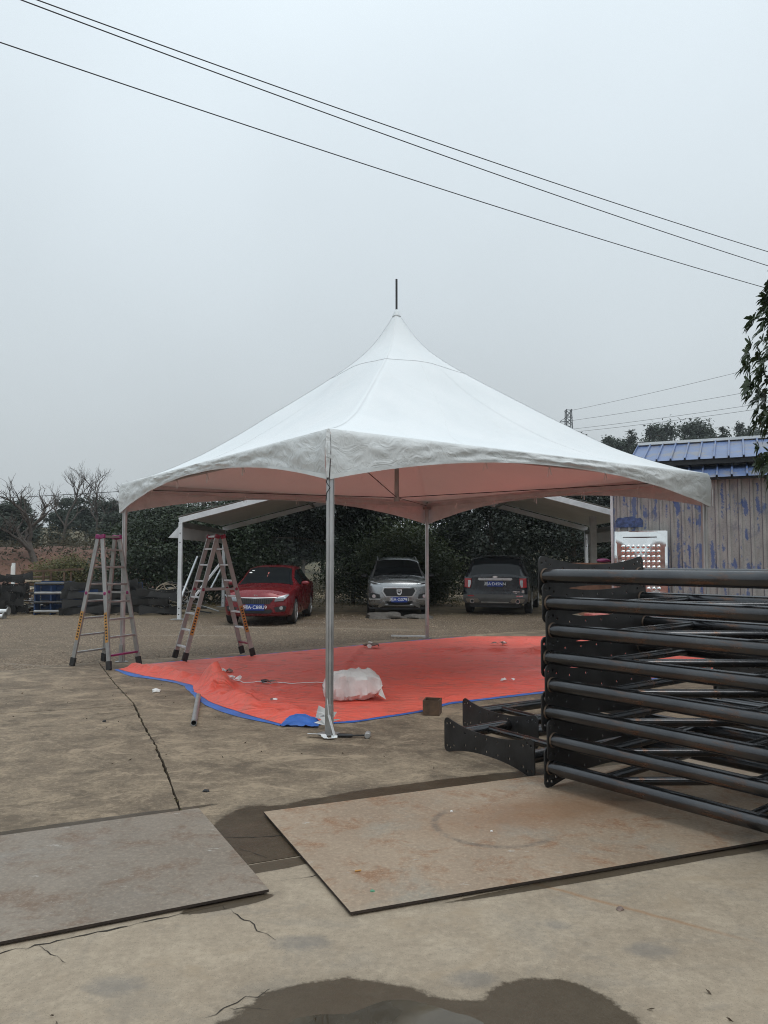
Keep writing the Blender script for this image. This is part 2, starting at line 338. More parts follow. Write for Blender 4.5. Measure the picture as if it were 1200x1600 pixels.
    M['wood'] = plain('reddish_raw_wood', (.30, .155, .10), .8, var=.35, scale=5, bump=.3)
    M['pale_wood'] = plain('pale_board', (.42, .35, .26), .8, var=.25)
    M['wire'] = plain('black_cable', (.02, .02, .022), .6, var=.1, bump=0)
    M['pylon'] = plain('pylon_galvanised', (.10, .105, .11), .6, .4, var=.1)
    M['water'] = mat_water()
    M['grass'] = mat_leaf('scrubby_grass', (.07, .075, .025), (.17, .135, .06), .8)
    M['stone'] = plain('gravel_stone', (.25, .20, .15), .9, var=.5, scale=11)
    M['red_print'] = plain('faded_red_print', (.46, .13, .11), .6, var=.45, scale=14)
    M['green'] = plain('green_scrap', (.10, .28, .17), .7, var=.3)
setup_materials()

# ------------------------------------------------------------------ mesh helpers
class MB:
    def __init__(s): s.v = []; s.f = []
    def add(s, vs, fs):
        k = len(s.v); s.v += [tuple(p) for p in vs]; s.f += [tuple(i + k for i in f) for f in fs]; return s
    def box(s, c, d, rz=0, mat=None):
        x, y, z = (k/2 for k in d)
        pts = [Vector((a*x, b*y, e*z)) for a in (-1, 1) for b in (-1, 1) for e in (-1, 1)]
        Mx = mat if mat is not None else Matrix.Rotation(rz, 3, 'Z')
        pts = [Mx @ p + Vector(c) for p in pts]
        return s.add(pts, [(0, 1, 3, 2), (4, 6, 7, 5), (0, 4, 5, 1), (2, 3, 7, 6), (0, 2, 6, 4), (1, 5, 7, 3)])
    def bar(s, a, b, w, h, up=(0, 0, 1)):
        a, b = Vector(a), Vector(b); d = (b - a); L = d.length; d.normalize(); u = Vector(up)
        if abs(d.dot(u)) > .98: u = Vector((1, 0, 0))
        sd = d.cross(u).normalized(); u = sd.cross(d)
        return s.box((a + b)/2, (L, w, h), mat=Matrix((d, sd, u)).transposed())
    def tube(s, pts, r, n=10, cap=True, hollow=0):
        pts = [Vector(p) for p in pts]; rs = r if isinstance(r, (list, tuple)) else [r]*len(pts)
        k0 = len(s.v); u = None
        for i, p in enumerate(pts):
            d = (pts[min(i + 1, len(pts) - 1)] - pts[max(i - 1, 0)])
            d = d.normalized() if d.length > 1e-9 else Vector((0, 0, 1))
            if u is None:
                u = d.orthogonal().normalized()
            u = (u - d*u.dot(d)); u = u.normalized() if u.length > 1e-6 else d.orthogonal().normalized()
            w = d.cross(u)
            for j in range(n):
                a = 2*math.pi*j/n; s.v.append(tuple(p + (u*math.cos(a) + w*math.sin(a))*rs[i]))
        m = len(pts)
        for i in range(m - 1):
            for j in range(n):
                j2 = (j + 1) % n
                s.f.append((k0 + i*n + j, k0 + i*n + j2, k0 + (i + 1)*n + j2, k0 + (i + 1)*n + j))
        if cap:
            s.f.append(tuple(k0 + j for j in range(n))[::-1]); s.f.append(tuple(k0 + (m - 1)*n + j for j in range(n)))
        return s
    def prism(s, poly, z0, z1):
        n = len(poly)
        return s.add([(x, y, z0) for x, y in poly] + [(x, y, z1) for x, y in poly],
                     [tuple(range(n))[::-1], tuple(range(n, 2*n))] + [(i, (i + 1) % n, n + (i + 1) % n, n + i) for i in range(n)])
    def grid(s, P, closed=False):
        k = len(s.v); a, b = len(P), len(P[0])
        for row in P: s.v += [tuple(p) for p in row]
        for i in range(a - 1):
            for j in range(b - (0 if closed else 1)):
                j2 = (j + 1) % b
                s.f.append((k + i*b + j, k + i*b + j2, k + (i + 1)*b + j2, k + (i + 1)*b + j))
        return s
    def revolve(s, prof, axis='z', c=(0, 0, 0), n=20):
        P = []
        for (r, h) in prof:
            row = []
            for j in range(n):
                a = 2*math.pi*j/n; x, y = r*math.cos(a), r*math.sin(a)
                p = {'z': (x, y, h), 'y': (x, h, y), 'x': (h, x, y)}[axis]
                row.append((p[0] + c[0], p[1] + c[1], p[2] + c[2]))
            P.append(row)
        return s.grid(P, True)
    def mesh(s, name, mat, smooth=35):
        me = bpy.data.meshes.new(name); me.from_pydata(s.v, [], s.f); me.materials.append(M[mat] if isinstance(mat, str) else mat)
        bm = bmesh.new(); bm.from_mesh(me); bmesh.ops.recalc_face_normals(bm, faces=bm.faces); bm.to_mesh(me); bm.free()
        if smooth:
            me.polygons.foreach_set('use_smooth', [True]*len(me.polygons)); me.set_sharp_from_angle(angle=R(smooth))
        return me
    def build(s, name, mat, parent=None, smooth=35, bevel=0, loc=None, rz=None):
        o = link(name, s.mesh(name, mat, smooth), parent)
        if loc: o.location = loc
        if rz is not None: o.rotation_euler.z = rz
        if bevel:
            b = o.modifiers.new('bevel', 'BEVEL'); b.width = bevel; b.segments = 2; b.limit_method = 'ANGLE'; b.angle_limit = R(40)
        return o

def link(name, data, parent=None):
    o = bpy.data.objects.new(name, data); COL.objects.link(o)
    if parent is not None: o.parent = parent
    return o
def tag(o, label=None, cat=None, group=None, kind=None):
    if label: o['label'] = label
    if cat: o['category'] = cat
    if group: o['group'] = group
    if kind: o['kind'] = kind
    return o
def thing(name, label, cat, loc=(0, 0, 0), rz=0, group=None):
    o = link(name, None); o.empty_display_size = .2; o.location = loc; o.rotation_euler.z = rz
    return tag(o, label, cat, group)
def copy_tree(o, parent=None):
    c = o.copy(); COL.objects.link(c)
    if parent is not None: c.parent = parent
    for ch in [k for k in list(o.children)]: copy_tree(ch, c)
    return c
def fbm(x, y, z=0., o=4): return mnoise.fractal(Vector((x, y, z)), 1.0, 2.0, o)
def hermite(xs, ys):
    """smooth interpolation through the points (monotone pieces)"""
    xs = np.asarray(xs, float); ys = np.asarray(ys, float)
    if xs[0] > xs[-1]: xs, ys = xs[::-1], ys[::-1]
    h = np.diff(xs); d = np.diff(ys)/h; m = np.zeros(len(xs)); m[0], m[-1] = d[0], d[-1]
    for i in range(1, len(xs) - 1):
        m[i] = 0 if d[i - 1]*d[i] <= 0 else 2*d[i - 1]*d[i]/(d[i - 1] + d[i])
    def f(x):
        x = min(max(x, xs[0]), xs[-1]); i = min(int(np.searchsorted(xs, x, 'right')) - 1, len(xs) - 2); i = max(i, 0)
        t = (x - xs[i])/h[i]; a = 2*t**3 - 3*t*t + 1; b = t**3 - 2*t*t + t; c = -2*t**3 + 3*t*t; e_ = t**3 - t*t
        return float(a*ys[i] + b*h[i]*m[i] + c*ys[i + 1] + e_*h[i]*m[i + 1])
    return f
def text_mesh(body, size, mat):
    cu = bpy.data.curves.new('lettering', 'FONT'); cu.body = body; cu.size = size; cu.align_x = 'CENTER'; cu.align_y = 'CENTER'; cu.resolution_u = 3; cu.extrude = .0015
    o = bpy.data.objects.new('lettering', cu); COL.objects.link(o)
    dg = bpy.context.evaluated_depsgraph_get(); me = bpy.data.meshes.new_from_object(o.evaluated_get(dg))
    bpy.data.objects.remove(o); bpy.data.curves.remove(cu)
    me.materials.clear(); me.materials.append(M[mat]); return me
def ribbon(pts, widths, z, mat, name, parent):
    """thin flat irregular strip (a crack or smear) lying on the ground"""
    L, Rr = [], []
    for i, (x, y) in enumerate(pts):
        a, b = pts[max(i - 1, 0)], pts[min(i + 1, len(pts) - 1)]
        d = Vector((b[0] - a[0], b[1] - a[1])); d.normalize(); w = widths[i]/2
        L.append((x - d.y*w, y + d.x*w, z)); Rr.append((x + d.y*w, y - d.x*w, z))
    return MB().grid([L, Rr]).build(name, mat, parent, smooth=0)
def wander(a, b, n, amp, seed):
    r = random.Random(seed); P = []
    for i in range(n + 1):
        t = i/n; k = math.sin(math.pi*t)**.3 if 0 < t < 1 else 0
        P.append((a[0] + (b[0] - a[0])*t + r.uniform(-amp, amp)*k, a[1] + (b[1] - a[1])*t + r.uniform(-amp, amp)*k))
    return P

# ------------------------------------------------------------------ terrain and yard
def sstep(a, b, x):
    t = min(max((x - a)/(b - a), 0), 1); return t*t*(3 - 2*t)
def ground_z(x, y):
    edge = float(np.interp(x, [-9, -5.46, -4.43, -2, 0, 3.49, 9], [9.0, 10.95, 11.97, 13.5, 15.3, 17.4, 20.5])) if abs(x) < 9 else -9
    base = -.07 + .062*sstep(edge - .6, edge, y)
    z = base
    z += (2.0 + .6*fbm(x*.12, y*.12))*sstep(29.5, 35, y)*sstep(-7.5, -11.5, x)*1.0
    z += 8.5*sstep(40, 95, y)*sstep(4, 30, x) + 1.0*sstep(40, 90, y)
    z += 2.5*sstep(45, 100, y)*sstep(0, -20, x)
    if y > 19: z += .10*fbm(x*.5, y*.5)*sstep(19, 26, y)*.5
    return z
def build_ground():
    xs = sorted(set([-900, -500, -300, -200, -140] + list(np.linspace(-100, 100, 101)) + [140, 200, 300, 500, 900]))
    ys = sorted(set([-60, -30, -12] + list(np.linspace(-6, 44, 101)) + list(np.linspace(46, 140, 48)) + [170, 220, 300, 500, 1000]))
    o = MB().grid([[(x, y, ground_z(x, y)) for x in xs] for y in ys]).build('ground', 'ground', smooth=80)
    tag(o, kind='structure')
    # the cast concrete slabs of the yard, open joints between them
    yard = tag(link('concrete_yard', None), kind='structure')
    def lin(x): return 4.0 + .45*(x + .9)
    J = [(-4.43, 11.97), (-3.55, 10.1), (-2.76, 8.53), (-2.3, 7.42), (-1.95, 6.63), (-1.72, 6.06), (-1.54, 5.59), (-1.39, 5.2), (-1.28, 4.92), (-1.07, lin(-1.07))]
    rnd = random.Random(3)
    JJ = []
    for a, b in zip(J[:-1], J[1:]):
        n = max(2, int(math.hypot(b[0] - a[0], b[1] - a[1])/.07))
        JJ += [(a[0] + (b[0] - a[0])*i/n + rnd.uniform(-.0035, .0035), a[1] + (b[1] - a[1])*i/n) for i in range(n)]
    JJ.append(J[-1])
    def shift(P, d, seed):
        r = random.Random(seed); return [(x + d*(1 + r.uniform(-.5, .6)), y) for x, y in P]
    def hl(x): return 8.0 + .35*(x + 3.98)
    k = min(range(len(JJ)), key=lambda i: abs(JJ[i][1] - hl(JJ[i][0])))
    up, lo = JJ[:k + 1], JJ[k:]
    E = [(-4.43, 11.97), (-2, 13.5), (0, 15.3), (3.49, 17.4), (9, 20.5)]
    def slab(poly, mat):
        return MB().prism(poly, -.12, 0).build('slab', mat, yard, smooth=0)
    slab([(-9, lin(-9) - .012), (-9, -3), (9, -3), (9, lin(9) - .012)], 'near_conc')
    g = .010
    slab(shift(lo, -.012, 5)[::1] + [(-9, lin(-9) + g), (-9, hl(-9) - g), (JJ[k][0] - .015, hl(JJ[k][0]) - g)], 'far_conc')
    slab([(-9, hl(-9) + g), (JJ[k][0] - .015, hl(JJ[k][0]) + g)] + shift(up, -.009, 6)[::-1][1:] + [(-4.9, 11.75), (-5.46, 10.95), (-9, 9.0)], 'far_conc')
    slab(shift(JJ, .006, 7)[::-1] + E[1:] + [(9, lin(9) + g)], 'far_conc')
    # cracks
    def crack(a, b, n, amp, w, seed):
        r = random.Random(seed); P = wander(a, b, n, amp, seed)
        ribbon(P, [w*.55*r.uniform(.2, 1.5)*(.15 + math.sin(math.pi*min(max(i/n, .02), .98))) for i in range(n + 1)], .0022, 'crack', 'crack', yard)
    crack((-1.78, 3.05), (-.72, 3.62), 30, .012, .014, 1); crack((-.74, 3.6), (-.45, 3.28), 14, .012, .010, 2)
    crack((-1.42, 3.24), (-1.25, 3.1), 8, .008, .007, 3); crack((-.55, 3.86), (-.1, 4.02), 14, .01, .006, 4)
    crack((-.95, 4.45), (-.48, 4.5), 12, .012, .012, 5); crack((-.8, 4.3), (-.62, 4.16), 8, .01, .008, 6)
    crack((-1.98, 6.75), (-1.72, 6.72), 8, .012, .010, 7); crack((-2.0, 6.95), (-2.15, 6.9), 6, .01, .009, 8)
    crack((-1.55, 6.75), (-.95, 7.3), 16, .02, .006, 9); crack((-2.15, 8.62), (-1.9, 8.72), 8, .01, .008, 10)
    crack((-.62, 2.74), (-.42, 2.92), 9, .02, .010, 11); crack((-.55, 2.80), (-.40, 2.79), 7, .015, .007, 12)
    # moss and grass in the curved joint
    rg = np.random.default_rng(4); C = []
    for (x, y) in JJ:
        if rg.random() < .45: C.append((x + rg.normal(0, .006), y + rg.normal(0, .03), .002 + abs(rg.normal(0, .004))))
    tag(leaf_object('moss', np.array(C), .018, .5, 'grass', 3), 'dark moss growing in the curved joint of the concrete', 'moss', kind='stuff')
    # scattered gravel stones
    rg = np.random.default_rng(8); mb = MB()
    tet = [(1, 0, -.3), (-.5, .9, -.3), (-.5, -.9, -.3), (0, 0, .6)]
    cnt = 0
    while cnt < 6500:
        y = rg.uniform(11, 23); x = rg.uniform(-.62, .55)*y
        if y < 11.6 + .75*(x + 4.6) and x > -5 or y < 9.3 + .5*(x + 9): continue
        s_ = rg.uniform(.008, .026)*(1 + .8*(rg.random() < .05)); a = rg.uniform(0, 6.28); c, n_ = math.cos(a), math.sin(a)
        z = ground_z(x, y) + .004
        mb.add([(x + s_*(p[0]*c - p[1]*n_)*rg.uniform(.7, 1.2), y + s_*(p[0]*n_ + p[1]*c), z + s_*p[2]) for p in tet], [(0, 1, 3), (1, 2, 3), (2, 0, 3)]); cnt += 1
    tag(mb.build('gravel', 'stone', smooth=0), 'loose grey gravel strewn over the yard behind the tent', 'gravel', kind='stuff')

def leaf_arrays(C, length, aspect, rng, updown=.35, outward=None):
    n = len(C); d = rng.normal(size=(n, 3)); d[:, 2] *= .7; d /= np.linalg.norm(d, axis=1)[:, None]
    t = rng.normal(size=(n, 3)); t[:, 2] *= .6
    if outward is not None: # leaves lie roughly across the outward direction, tips hanging
        t = np.cross(outward + rng.normal(size=(n, 3))*.55, d)
    else: t = np.cross(d, t)
    t /= np.linalg.norm(t, axis=1)[:, None] + 1e-9
    L = length*rng.uniform(.65, 1.35, (n, 1)); W = L*aspect
    V = np.empty((n, 4, 3)); V[:, 0] = C - d*L/2; V[:, 1] = C + t*W/2 - d*L*.05; V[:, 2] = C + d*L/2; V[:, 3] = C - t*W/2 - d*L*.05
    return V.reshape(-1, 3)
def quads_mesh(name, V, mat):
    n = len(V)//4; me = bpy.data.meshes.new(name); me.vertices.add(4*n); me.vertices.foreach_set('co', V.astype(np.float32).ravel())
    me.loops.add(4*n); me.loops.foreach_set('vertex_index', np.arange(4*n, dtype=np.int32))
    me.polygons.add(n); me.polygons.foreach_set('loop_start', np.arange(0, 4*n, 4, dtype=np.int32))
    me.update(calc_edges=True); me.materials.append(M[mat]); return me
def leaf_object(name, C, length, aspect, mat, seed, parent=None, outward=None):
    return link(name, quads_mesh(name, leaf_arrays(C, length, aspect, np.random.default_rng(seed), outward=outward), mat), parent)

build_ground()

# ------------------------------------------------------------------ steel plates and puddle on the yard
def slab_plate(name, poly, th, mat, label, lift=.010):
    o = tag(MB().prism(poly, lift, lift + th).build(name, mat, smooth=0), label, 'steel plate'); o.data.materials.append(M['edge_shade'])
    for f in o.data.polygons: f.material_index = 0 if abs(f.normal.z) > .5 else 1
    return o
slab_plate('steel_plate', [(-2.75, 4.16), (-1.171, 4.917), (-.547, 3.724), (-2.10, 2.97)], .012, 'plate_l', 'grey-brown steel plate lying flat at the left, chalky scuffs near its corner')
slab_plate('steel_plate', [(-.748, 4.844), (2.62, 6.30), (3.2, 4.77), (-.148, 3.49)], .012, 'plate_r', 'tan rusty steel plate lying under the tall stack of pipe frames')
def puddle():
    r = random.Random(5); P = []
    for i in range(64):
        a = 2*math.pi*i/64; k = 1 + .22*math.sin(2*a + .6) + .10*math.sin(5*a + 1) + r.uniform(-.015, .015)
        P.append((-.03 + .30*k*math.cos(a), 2.64 + .20*k*math.sin(a)))
    n = len(P); o = MB().add([(x, y, .0035) for x, y in P], [tuple(range(n))]).build('puddle', 'water', smooth=0)
    tag(o, kind='structure')
puddle()

# ------------------------------------------------------------------ the white frame tent
TENT_C, TENT_RZ, TD = (.19, 11.33, 0), R(-9.13), 4.41
HIP = hermite([0, .05, .29, .48, .745, 1.08, 1.8, 2.5, 3.2, 4.0, 4.41], [5.35, 5.28, 4.93, 4.73, 4.53, 4.32, 3.91, 3.52, 3.17, 2.89, 2.80])
def canopy_pt(th, rh, lift=0.):
    c, s = math.cos(th), math.sin(th); sq = 1/(abs(c) + abs(s)); w = .35 + .65*sstep(.2, 1.9, rh)
    k = (1 - w) + w*sq
    # soften the hip a little away from the eave
    r = rh*k; z = HIP(rh) + lift
    face = (1 - sq)/(1 - .7071)       # 0 at a hip, 1 in the middle of a face
    z -= .05*face*math.sin(math.pi*min(rh/TD, 1))
    x, y = r*c, r*s
    if rh > .4: z += .012*fbm(x*1.1 + 3, y*1.1, 2)*sstep(.4, 1.2, rh)*sstep(4.41, 4.15, rh)
    return (x, y, z)
def build_tent():
    t = thing('frame_tent', 'white pointed frame tent standing over the red tarpaulin, salmon light inside', 'tent', TENT_C, TENT_RZ)
    nth = 192; rhs = [.012, .05, .1, .16, .22, .3, .4, .5, .6, .72, .85, 1, 1.15, 1.3, 1.5, 1.7, 1.9, 2.1, 2.3, 2.5, 2.7, 2.9, 3.1, 3.3, 3.5, 3.7, 3.85, 4.0, 4.12, 4.22, 4.29, 4.34, 4.38, 4.41]
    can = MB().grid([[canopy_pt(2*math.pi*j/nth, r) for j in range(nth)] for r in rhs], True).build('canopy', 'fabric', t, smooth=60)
    # welded seams: hips, mid-panel seams, the ring seam
    def seam(path, w):
        up, dn = [], []
        for i, (th, r) in enumerate(path):
            p = Vector(canopy_pt(th, r, .002)); q = Vector(canopy_pt(*path[min(i + 1, len(path) - 1)], .002)) - Vector(canopy_pt(*path[max(i - 1, 0)], .002))
            s_ = q.cross(Vector((0, 0, 1))).normalized()*w/2; up.append(p + s_); dn.append(p - s_)
        MB().grid([up, dn]).build('seam', 'seam', can, smooth=60)
    for k in range(4): seam([(k*math.pi/2 + .0001, r) for r in np.linspace(.06, 4.3, 40)], .012)
    for k in range(4):
        for d in (-.42, .42): seam([(math.pi/4 + k*math.pi/2 + d*min(1, .3 + r/5), r) for r in np.linspace(1.02, 4.2, 30)], .005)
    for k in range(4): seam([(k*math.pi/2 + a, 1.02 - .13*math.sin(2*a)) for a in np.linspace(.0, math.pi/2, 25)], .009)
    # valance, one length per side, arched along its lower edge and creased
    cs = [(TD, 0), (0, TD), (-TD, 0), (0, -TD)]
    for k in range(4):
        a, b = Vector((*cs[k], 0)), Vector((*cs[(k + 1) % 4], 0)); d = (b - a).normalized(); nrm = Vector((d.y, -d.x, 0))
        rows = []
        nu, nv = 120, 12
        for j in range(nv + 1):
            row = []
            for i in range(nu + 1):
                u = i/nu; v = j/nv; p = a.lerp(b, u); arch = 1 - abs(2*u - 1)**2.1
                zb = 2.33 + .345*arch; z = 2.80 + (zb - 2.80)*v
                edge = min(u, 1 - u)*nu/3; e_ = min(1, edge)
                w = .034*fbm(u*15 + k*7, v*2.2, 1.3, 4) + .022*abs(fbm(u*30 + k*3, v*4.5, 4.1, 3)) - .012
                off = .012 + (.010 + .02*math.sin(math.pi*v))*1 + w*e_*(math.sin(math.pi*min(v*1.1, 1))*.8 + .35*v)
                if v == 0: off = 0
                sag = -.012*abs(math.sin(u*math.pi*3.5))*0
                q = p + nrm*off; row.append((q.x, q.y, z + sag))
            rows.append(row)
        va = MB().grid(rows).build('valance', 'valance', t, smooth=60)
        hem = [[Vector(p) + nrm*.004 for p in rows[-2]], [Vector(p) + nrm*.004 - Vector((0, 0, .004)) for p in rows[-1]]]
        MB().grid(hem).build('hem', 'whitepaint', va, smooth=60)
    # legs: grooved aluminium extrusions with base plates
    prof = []
    for j in range(32):
        an = 2*math.pi*j/32; r = .037 - (.008 if j % 8 in (0,) else 0); prof.append((r*math.cos(an), r*math.sin(an)))
    for k, (x, y) in enumerate(cs):
        ux, uy = -x/TD*.07, -y/TD*.07; cx, cy = x + ux, y + uy
        leg = MB().prism([(cx + p, cy + q) for p, q in prof], .012, 2.66).build('leg', 'alu', t, smooth=40)
        bp = MB().prism([(cx + .11*math.cos(a) , cy + .085*math.sin(a)) for a in np.linspace(0, 2*math.pi, 8, endpoint=False)], .004, .012)
        bp.box((cx, cy, .14), (.06, .088, .26)); bp.build('base_plate', 'alu_dull', leg, smooth=30)
        hd = MB(); hd.box((cx, cy, 2.69), (.12, .12, .12), math.pi/4)
        hd.build('corner_bracket', 'alu_dull', leg, bevel=.006)
    # eave rails, with tape ties
    for k in range(4):
        a, b = Vector((*cs[k], 2.71))*1., Vector((*cs[(k + 1) % 4], 2.71)); a.x *= .972; a.y *= .972; b.x *= .972; b.y *= .972
        rail = MB().bar(a, b, .05, .07).build('eave_rail', 'alu', t, smooth=0, bevel=.005)
        d = (b - a).normalized(); inw = Vector((d.y, -d.x, 0))*-1
        for u in (.16, .33, .5, .67, .84):
            p = a.lerp(b, u); mb = MB()
            mb.bar(p + Vector((0, 0, .045)), p + inw*.035 - Vector((0, 0, .05)), .022, .003); mb.bar(p + inw*.036 - Vector((0, 0, .02)), p + inw*.045 + d*.04 - Vector((0, 0, .12)), .012, .002)
            mb.bar(p + inw*.036 - Vector((0, 0, .02)), p + inw*.045 - d*.025 - Vector((0, 0, .15)), .012, .002)
            mb.build('tape_tie', 'whitepaint', rail, smooth=0)
    # hanging king post, crossing cables, spike
    post = MB().tube([(0, 0, 2.47), (0, 0, 5.33)], .034, 16).build('king_post', 'alu_dull', t)
    MB().tube([(0, 0, 2.46), (0, 0, 2.53)], .045, 16).build('post_foot', 'alu_dull', post)
    MB().tube([(0, 0, 5.31), (0, 0, 5.85)], .016, 10).build('spike', 'black', t)
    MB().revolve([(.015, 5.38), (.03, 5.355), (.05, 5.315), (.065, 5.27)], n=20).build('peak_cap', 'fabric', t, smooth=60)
    for (x, y) in cs: MB().tube([(0, 0, 2.52), (x*.965, y*.965, 2.70)], .006, 6).build('cable', 'wire', t)
    # loose flap and lacing on the near corner
    y0 = -TD - .03; mb = MB()
    mb.add([(-.012, y0 - .008, 2.79), (.02, y0 - .006, 2.79), (-.02, y0 - .03, 2.62), (.03, y0 - .022, 2.6), (-.012, y0 - .008, 2.34), (.01, y0 - .006, 2.34)], [(0, 1, 3, 2), (2, 3, 5, 4)])
    mb.add([(.0, y0 - .03, 2.66), (.05, y0 - .05, 2.5), (.004, y0 - .03, 2.53)], [(0, 1, 2)])
    mb.build('corner_flap', 'valance', t, smooth=0)
    mb = MB(); mb.tube([(.0, y0 + .03, 2.36), (-.02, y0 + .02, 2.30), (.015, y0 + .025, 2.25), (-.015, y0 + .02, 2.2), (-.02, y0 + .02, 2.13)], .005, 6); mb.build('lacing', 'black', t)
    # tie cord hanging outside the right-hand corner
    MB().tube([(TD + .03, 0, 2.72), (TD + .055, 0, 2.55), (TD + .05, -.01, 2.40), (TD + .055, 0, 2.34)], .005, 6).build('cord', 'whitepaint', t)
    return t
build_tent()

# ------------------------------------------------------------------ tarpaulin
TARP = [(-3.86, 11.16), (-3.3, 10.55), (-2.75, 10.1), (-2.42, 9.75), (-2.27, 9.25), (-2.05, 8.8), (-1.88, 8.5), (-1.4, 7.9), (-.97, 7.42), (-.62, 7.50), (-.3, 7.58), (.40, 8.12), (.71, 8.55), (2.6, 9.7), (4.6, 10.9), (5.9, 12.4), (4.9, 14.3), (3.65, 15.95), (1.8, 15.95), (.8, 15.25), (-.24, 14.45), (-1.2, 13.6), (-2.1, 12.85), (-3.0, 12.2), (-3.62, 11.68)]
def seg_d(px, py, a, b):
    vx, vy = b[0] - a[0], b[1] - a[1]; t = ((px - a[0])*vx + (py - a[1])*vy)/(vx*vx + vy*vy); t = min(max(t, 0), 1)
    dx, dy = px - a[0] - t*vx, py - a[1] - t*vy
    return math.hypot(dx, dy), t, vx*(py - a[1]) - vy*(px - a[0])
def tarp_z(x, y):
    z = .016 + .022*max(0, fbm(x*1.1, y*1.1, 7, 3)) + .030*max(0, .16 - abs(fbm(x*.55, y*1.9, 3, 2)))/.16*(.3 + max(0, fbm(x*.5, y*.5, 4, 2)))
    for (a, b, hgt, wd) in (((.35, 13.35), (4.9, 12.3), .15, .12), ((2.0, 15.3), (4.6, 13.9), .13, .10), ((-.35, 14.25), (-.65, 10.0), .055, .06), ((1.2, 14.9), (3.6, 14.2), .03, .08),
                            ((-.6, 10.6), (1.9, 10.9), .022, .06), ((-.2, 9.3), (2.6, 10.1), .02, .07), ((-3.6, 11.2), (-2.5, 10.15), .10, .11), ((-3.2, 11.3), (-1.8, 11.2), .03, .09),
                            ((-2.2, 9.75), (-1.85, 9.25), .15, .14), ((-1.95, 9.1), (-1.2, 8.1), .075, .13), ((-1.5, 8.9), (-.9, 8.0), .04, .09), ((-1.1, 7.75), (-.75, 7.8), .085, .10), ((-2.35, 9.6), (-2.2, 9.9), .10, .13)):
        d, t, side = seg_d(x, y, a, b); w = wd*(.6 + .4*fbm(x*2, y*2, 9, 2)) if False else wd
        w = wd*(.45 if side > 0 else 1.4)
        z += hgt*(.75 + .5*fbm(x*2.5, y*2.5, 5, 3))*math.exp(-(d/w)**2)*(math.sin(math.pi*min(max(t, .06), .94))**.5)
    d = math.hypot(x + 2.12, y - 9.62); z += .11*math.exp(-(d/.16)**2)*(1 + .8*fbm(x*6, y*6, 1, 3))
    dm = math.hypot(x + 1.75, y - 9.0)
    z += .07*max(0, fbm(x*5, y*5, 2.2, 3))*math.exp(-(dm/.9)**2)
    de = seg_d(x, y, (-2.35, 9.85), (-1.0, 7.55))[0]
    z += .20*max(0, .34 - abs(fbm(x*1.9 + 1, y*1.9, 6.1, 2)))*math.exp(-(de/.34)**2)
    de = seg_d(x, y, (-3.7, 11.2), (-2.5, 10.1))[0]
    z += .10*max(0, .42 - abs(fbm(x*3 + 5, y*3, 2.1, 3)))*math.exp(-(de/.25)**2)
    db = min(seg_d(x, y, TARP[i], TARP[(i + 1) % len(TARP)])[0] for i in range(len(TARP)))
    return .012 + max(0, z - .012)*sstep(-.02, .20, db)
def sheet(poly, step, zf, name, mat, parent, thick):
    bm = bmesh.new(); vs_ = [bm.verts.new((x, y, 0)) for x, y in poly]; bm.faces.new(vs_)
    xs = [p[0] for p in poly]; ys = [p[1] for p in poly]
    for ax, lo, hi in ((0, min(xs), max(xs)), (1, min(ys), max(ys))):
        k = lo + step
        while k < hi:
            n_ = (1, 0, 0) if ax == 0 else (0, 1, 0); c = (k, 0, 0) if ax == 0 else (0, k, 0)
            bmesh.ops.bisect_plane(bm, geom=bm.verts[:] + bm.edges[:] + bm.faces[:], plane_co=c, plane_no=n_, dist=1e-5)
            k += step
    bmesh.ops.triangulate(bm, faces=[f for f in bm.faces if len(f.verts) > 4])
    for v in bm.verts: v.co.z = zf(v.co.x, v.co.y)
    bmesh.ops.recalc_face_normals(bm, faces=bm.faces)
    me = bpy.data.meshes.new(name); bm.to_mesh(me); bm.free(); me.materials.append(M[mat])
    if me.polygons[0].normal.z < 0: me.flip_normals()
    me.polygons.foreach_set('use_smooth', [True]*len(me.polygons))
    return link(name, me, parent)
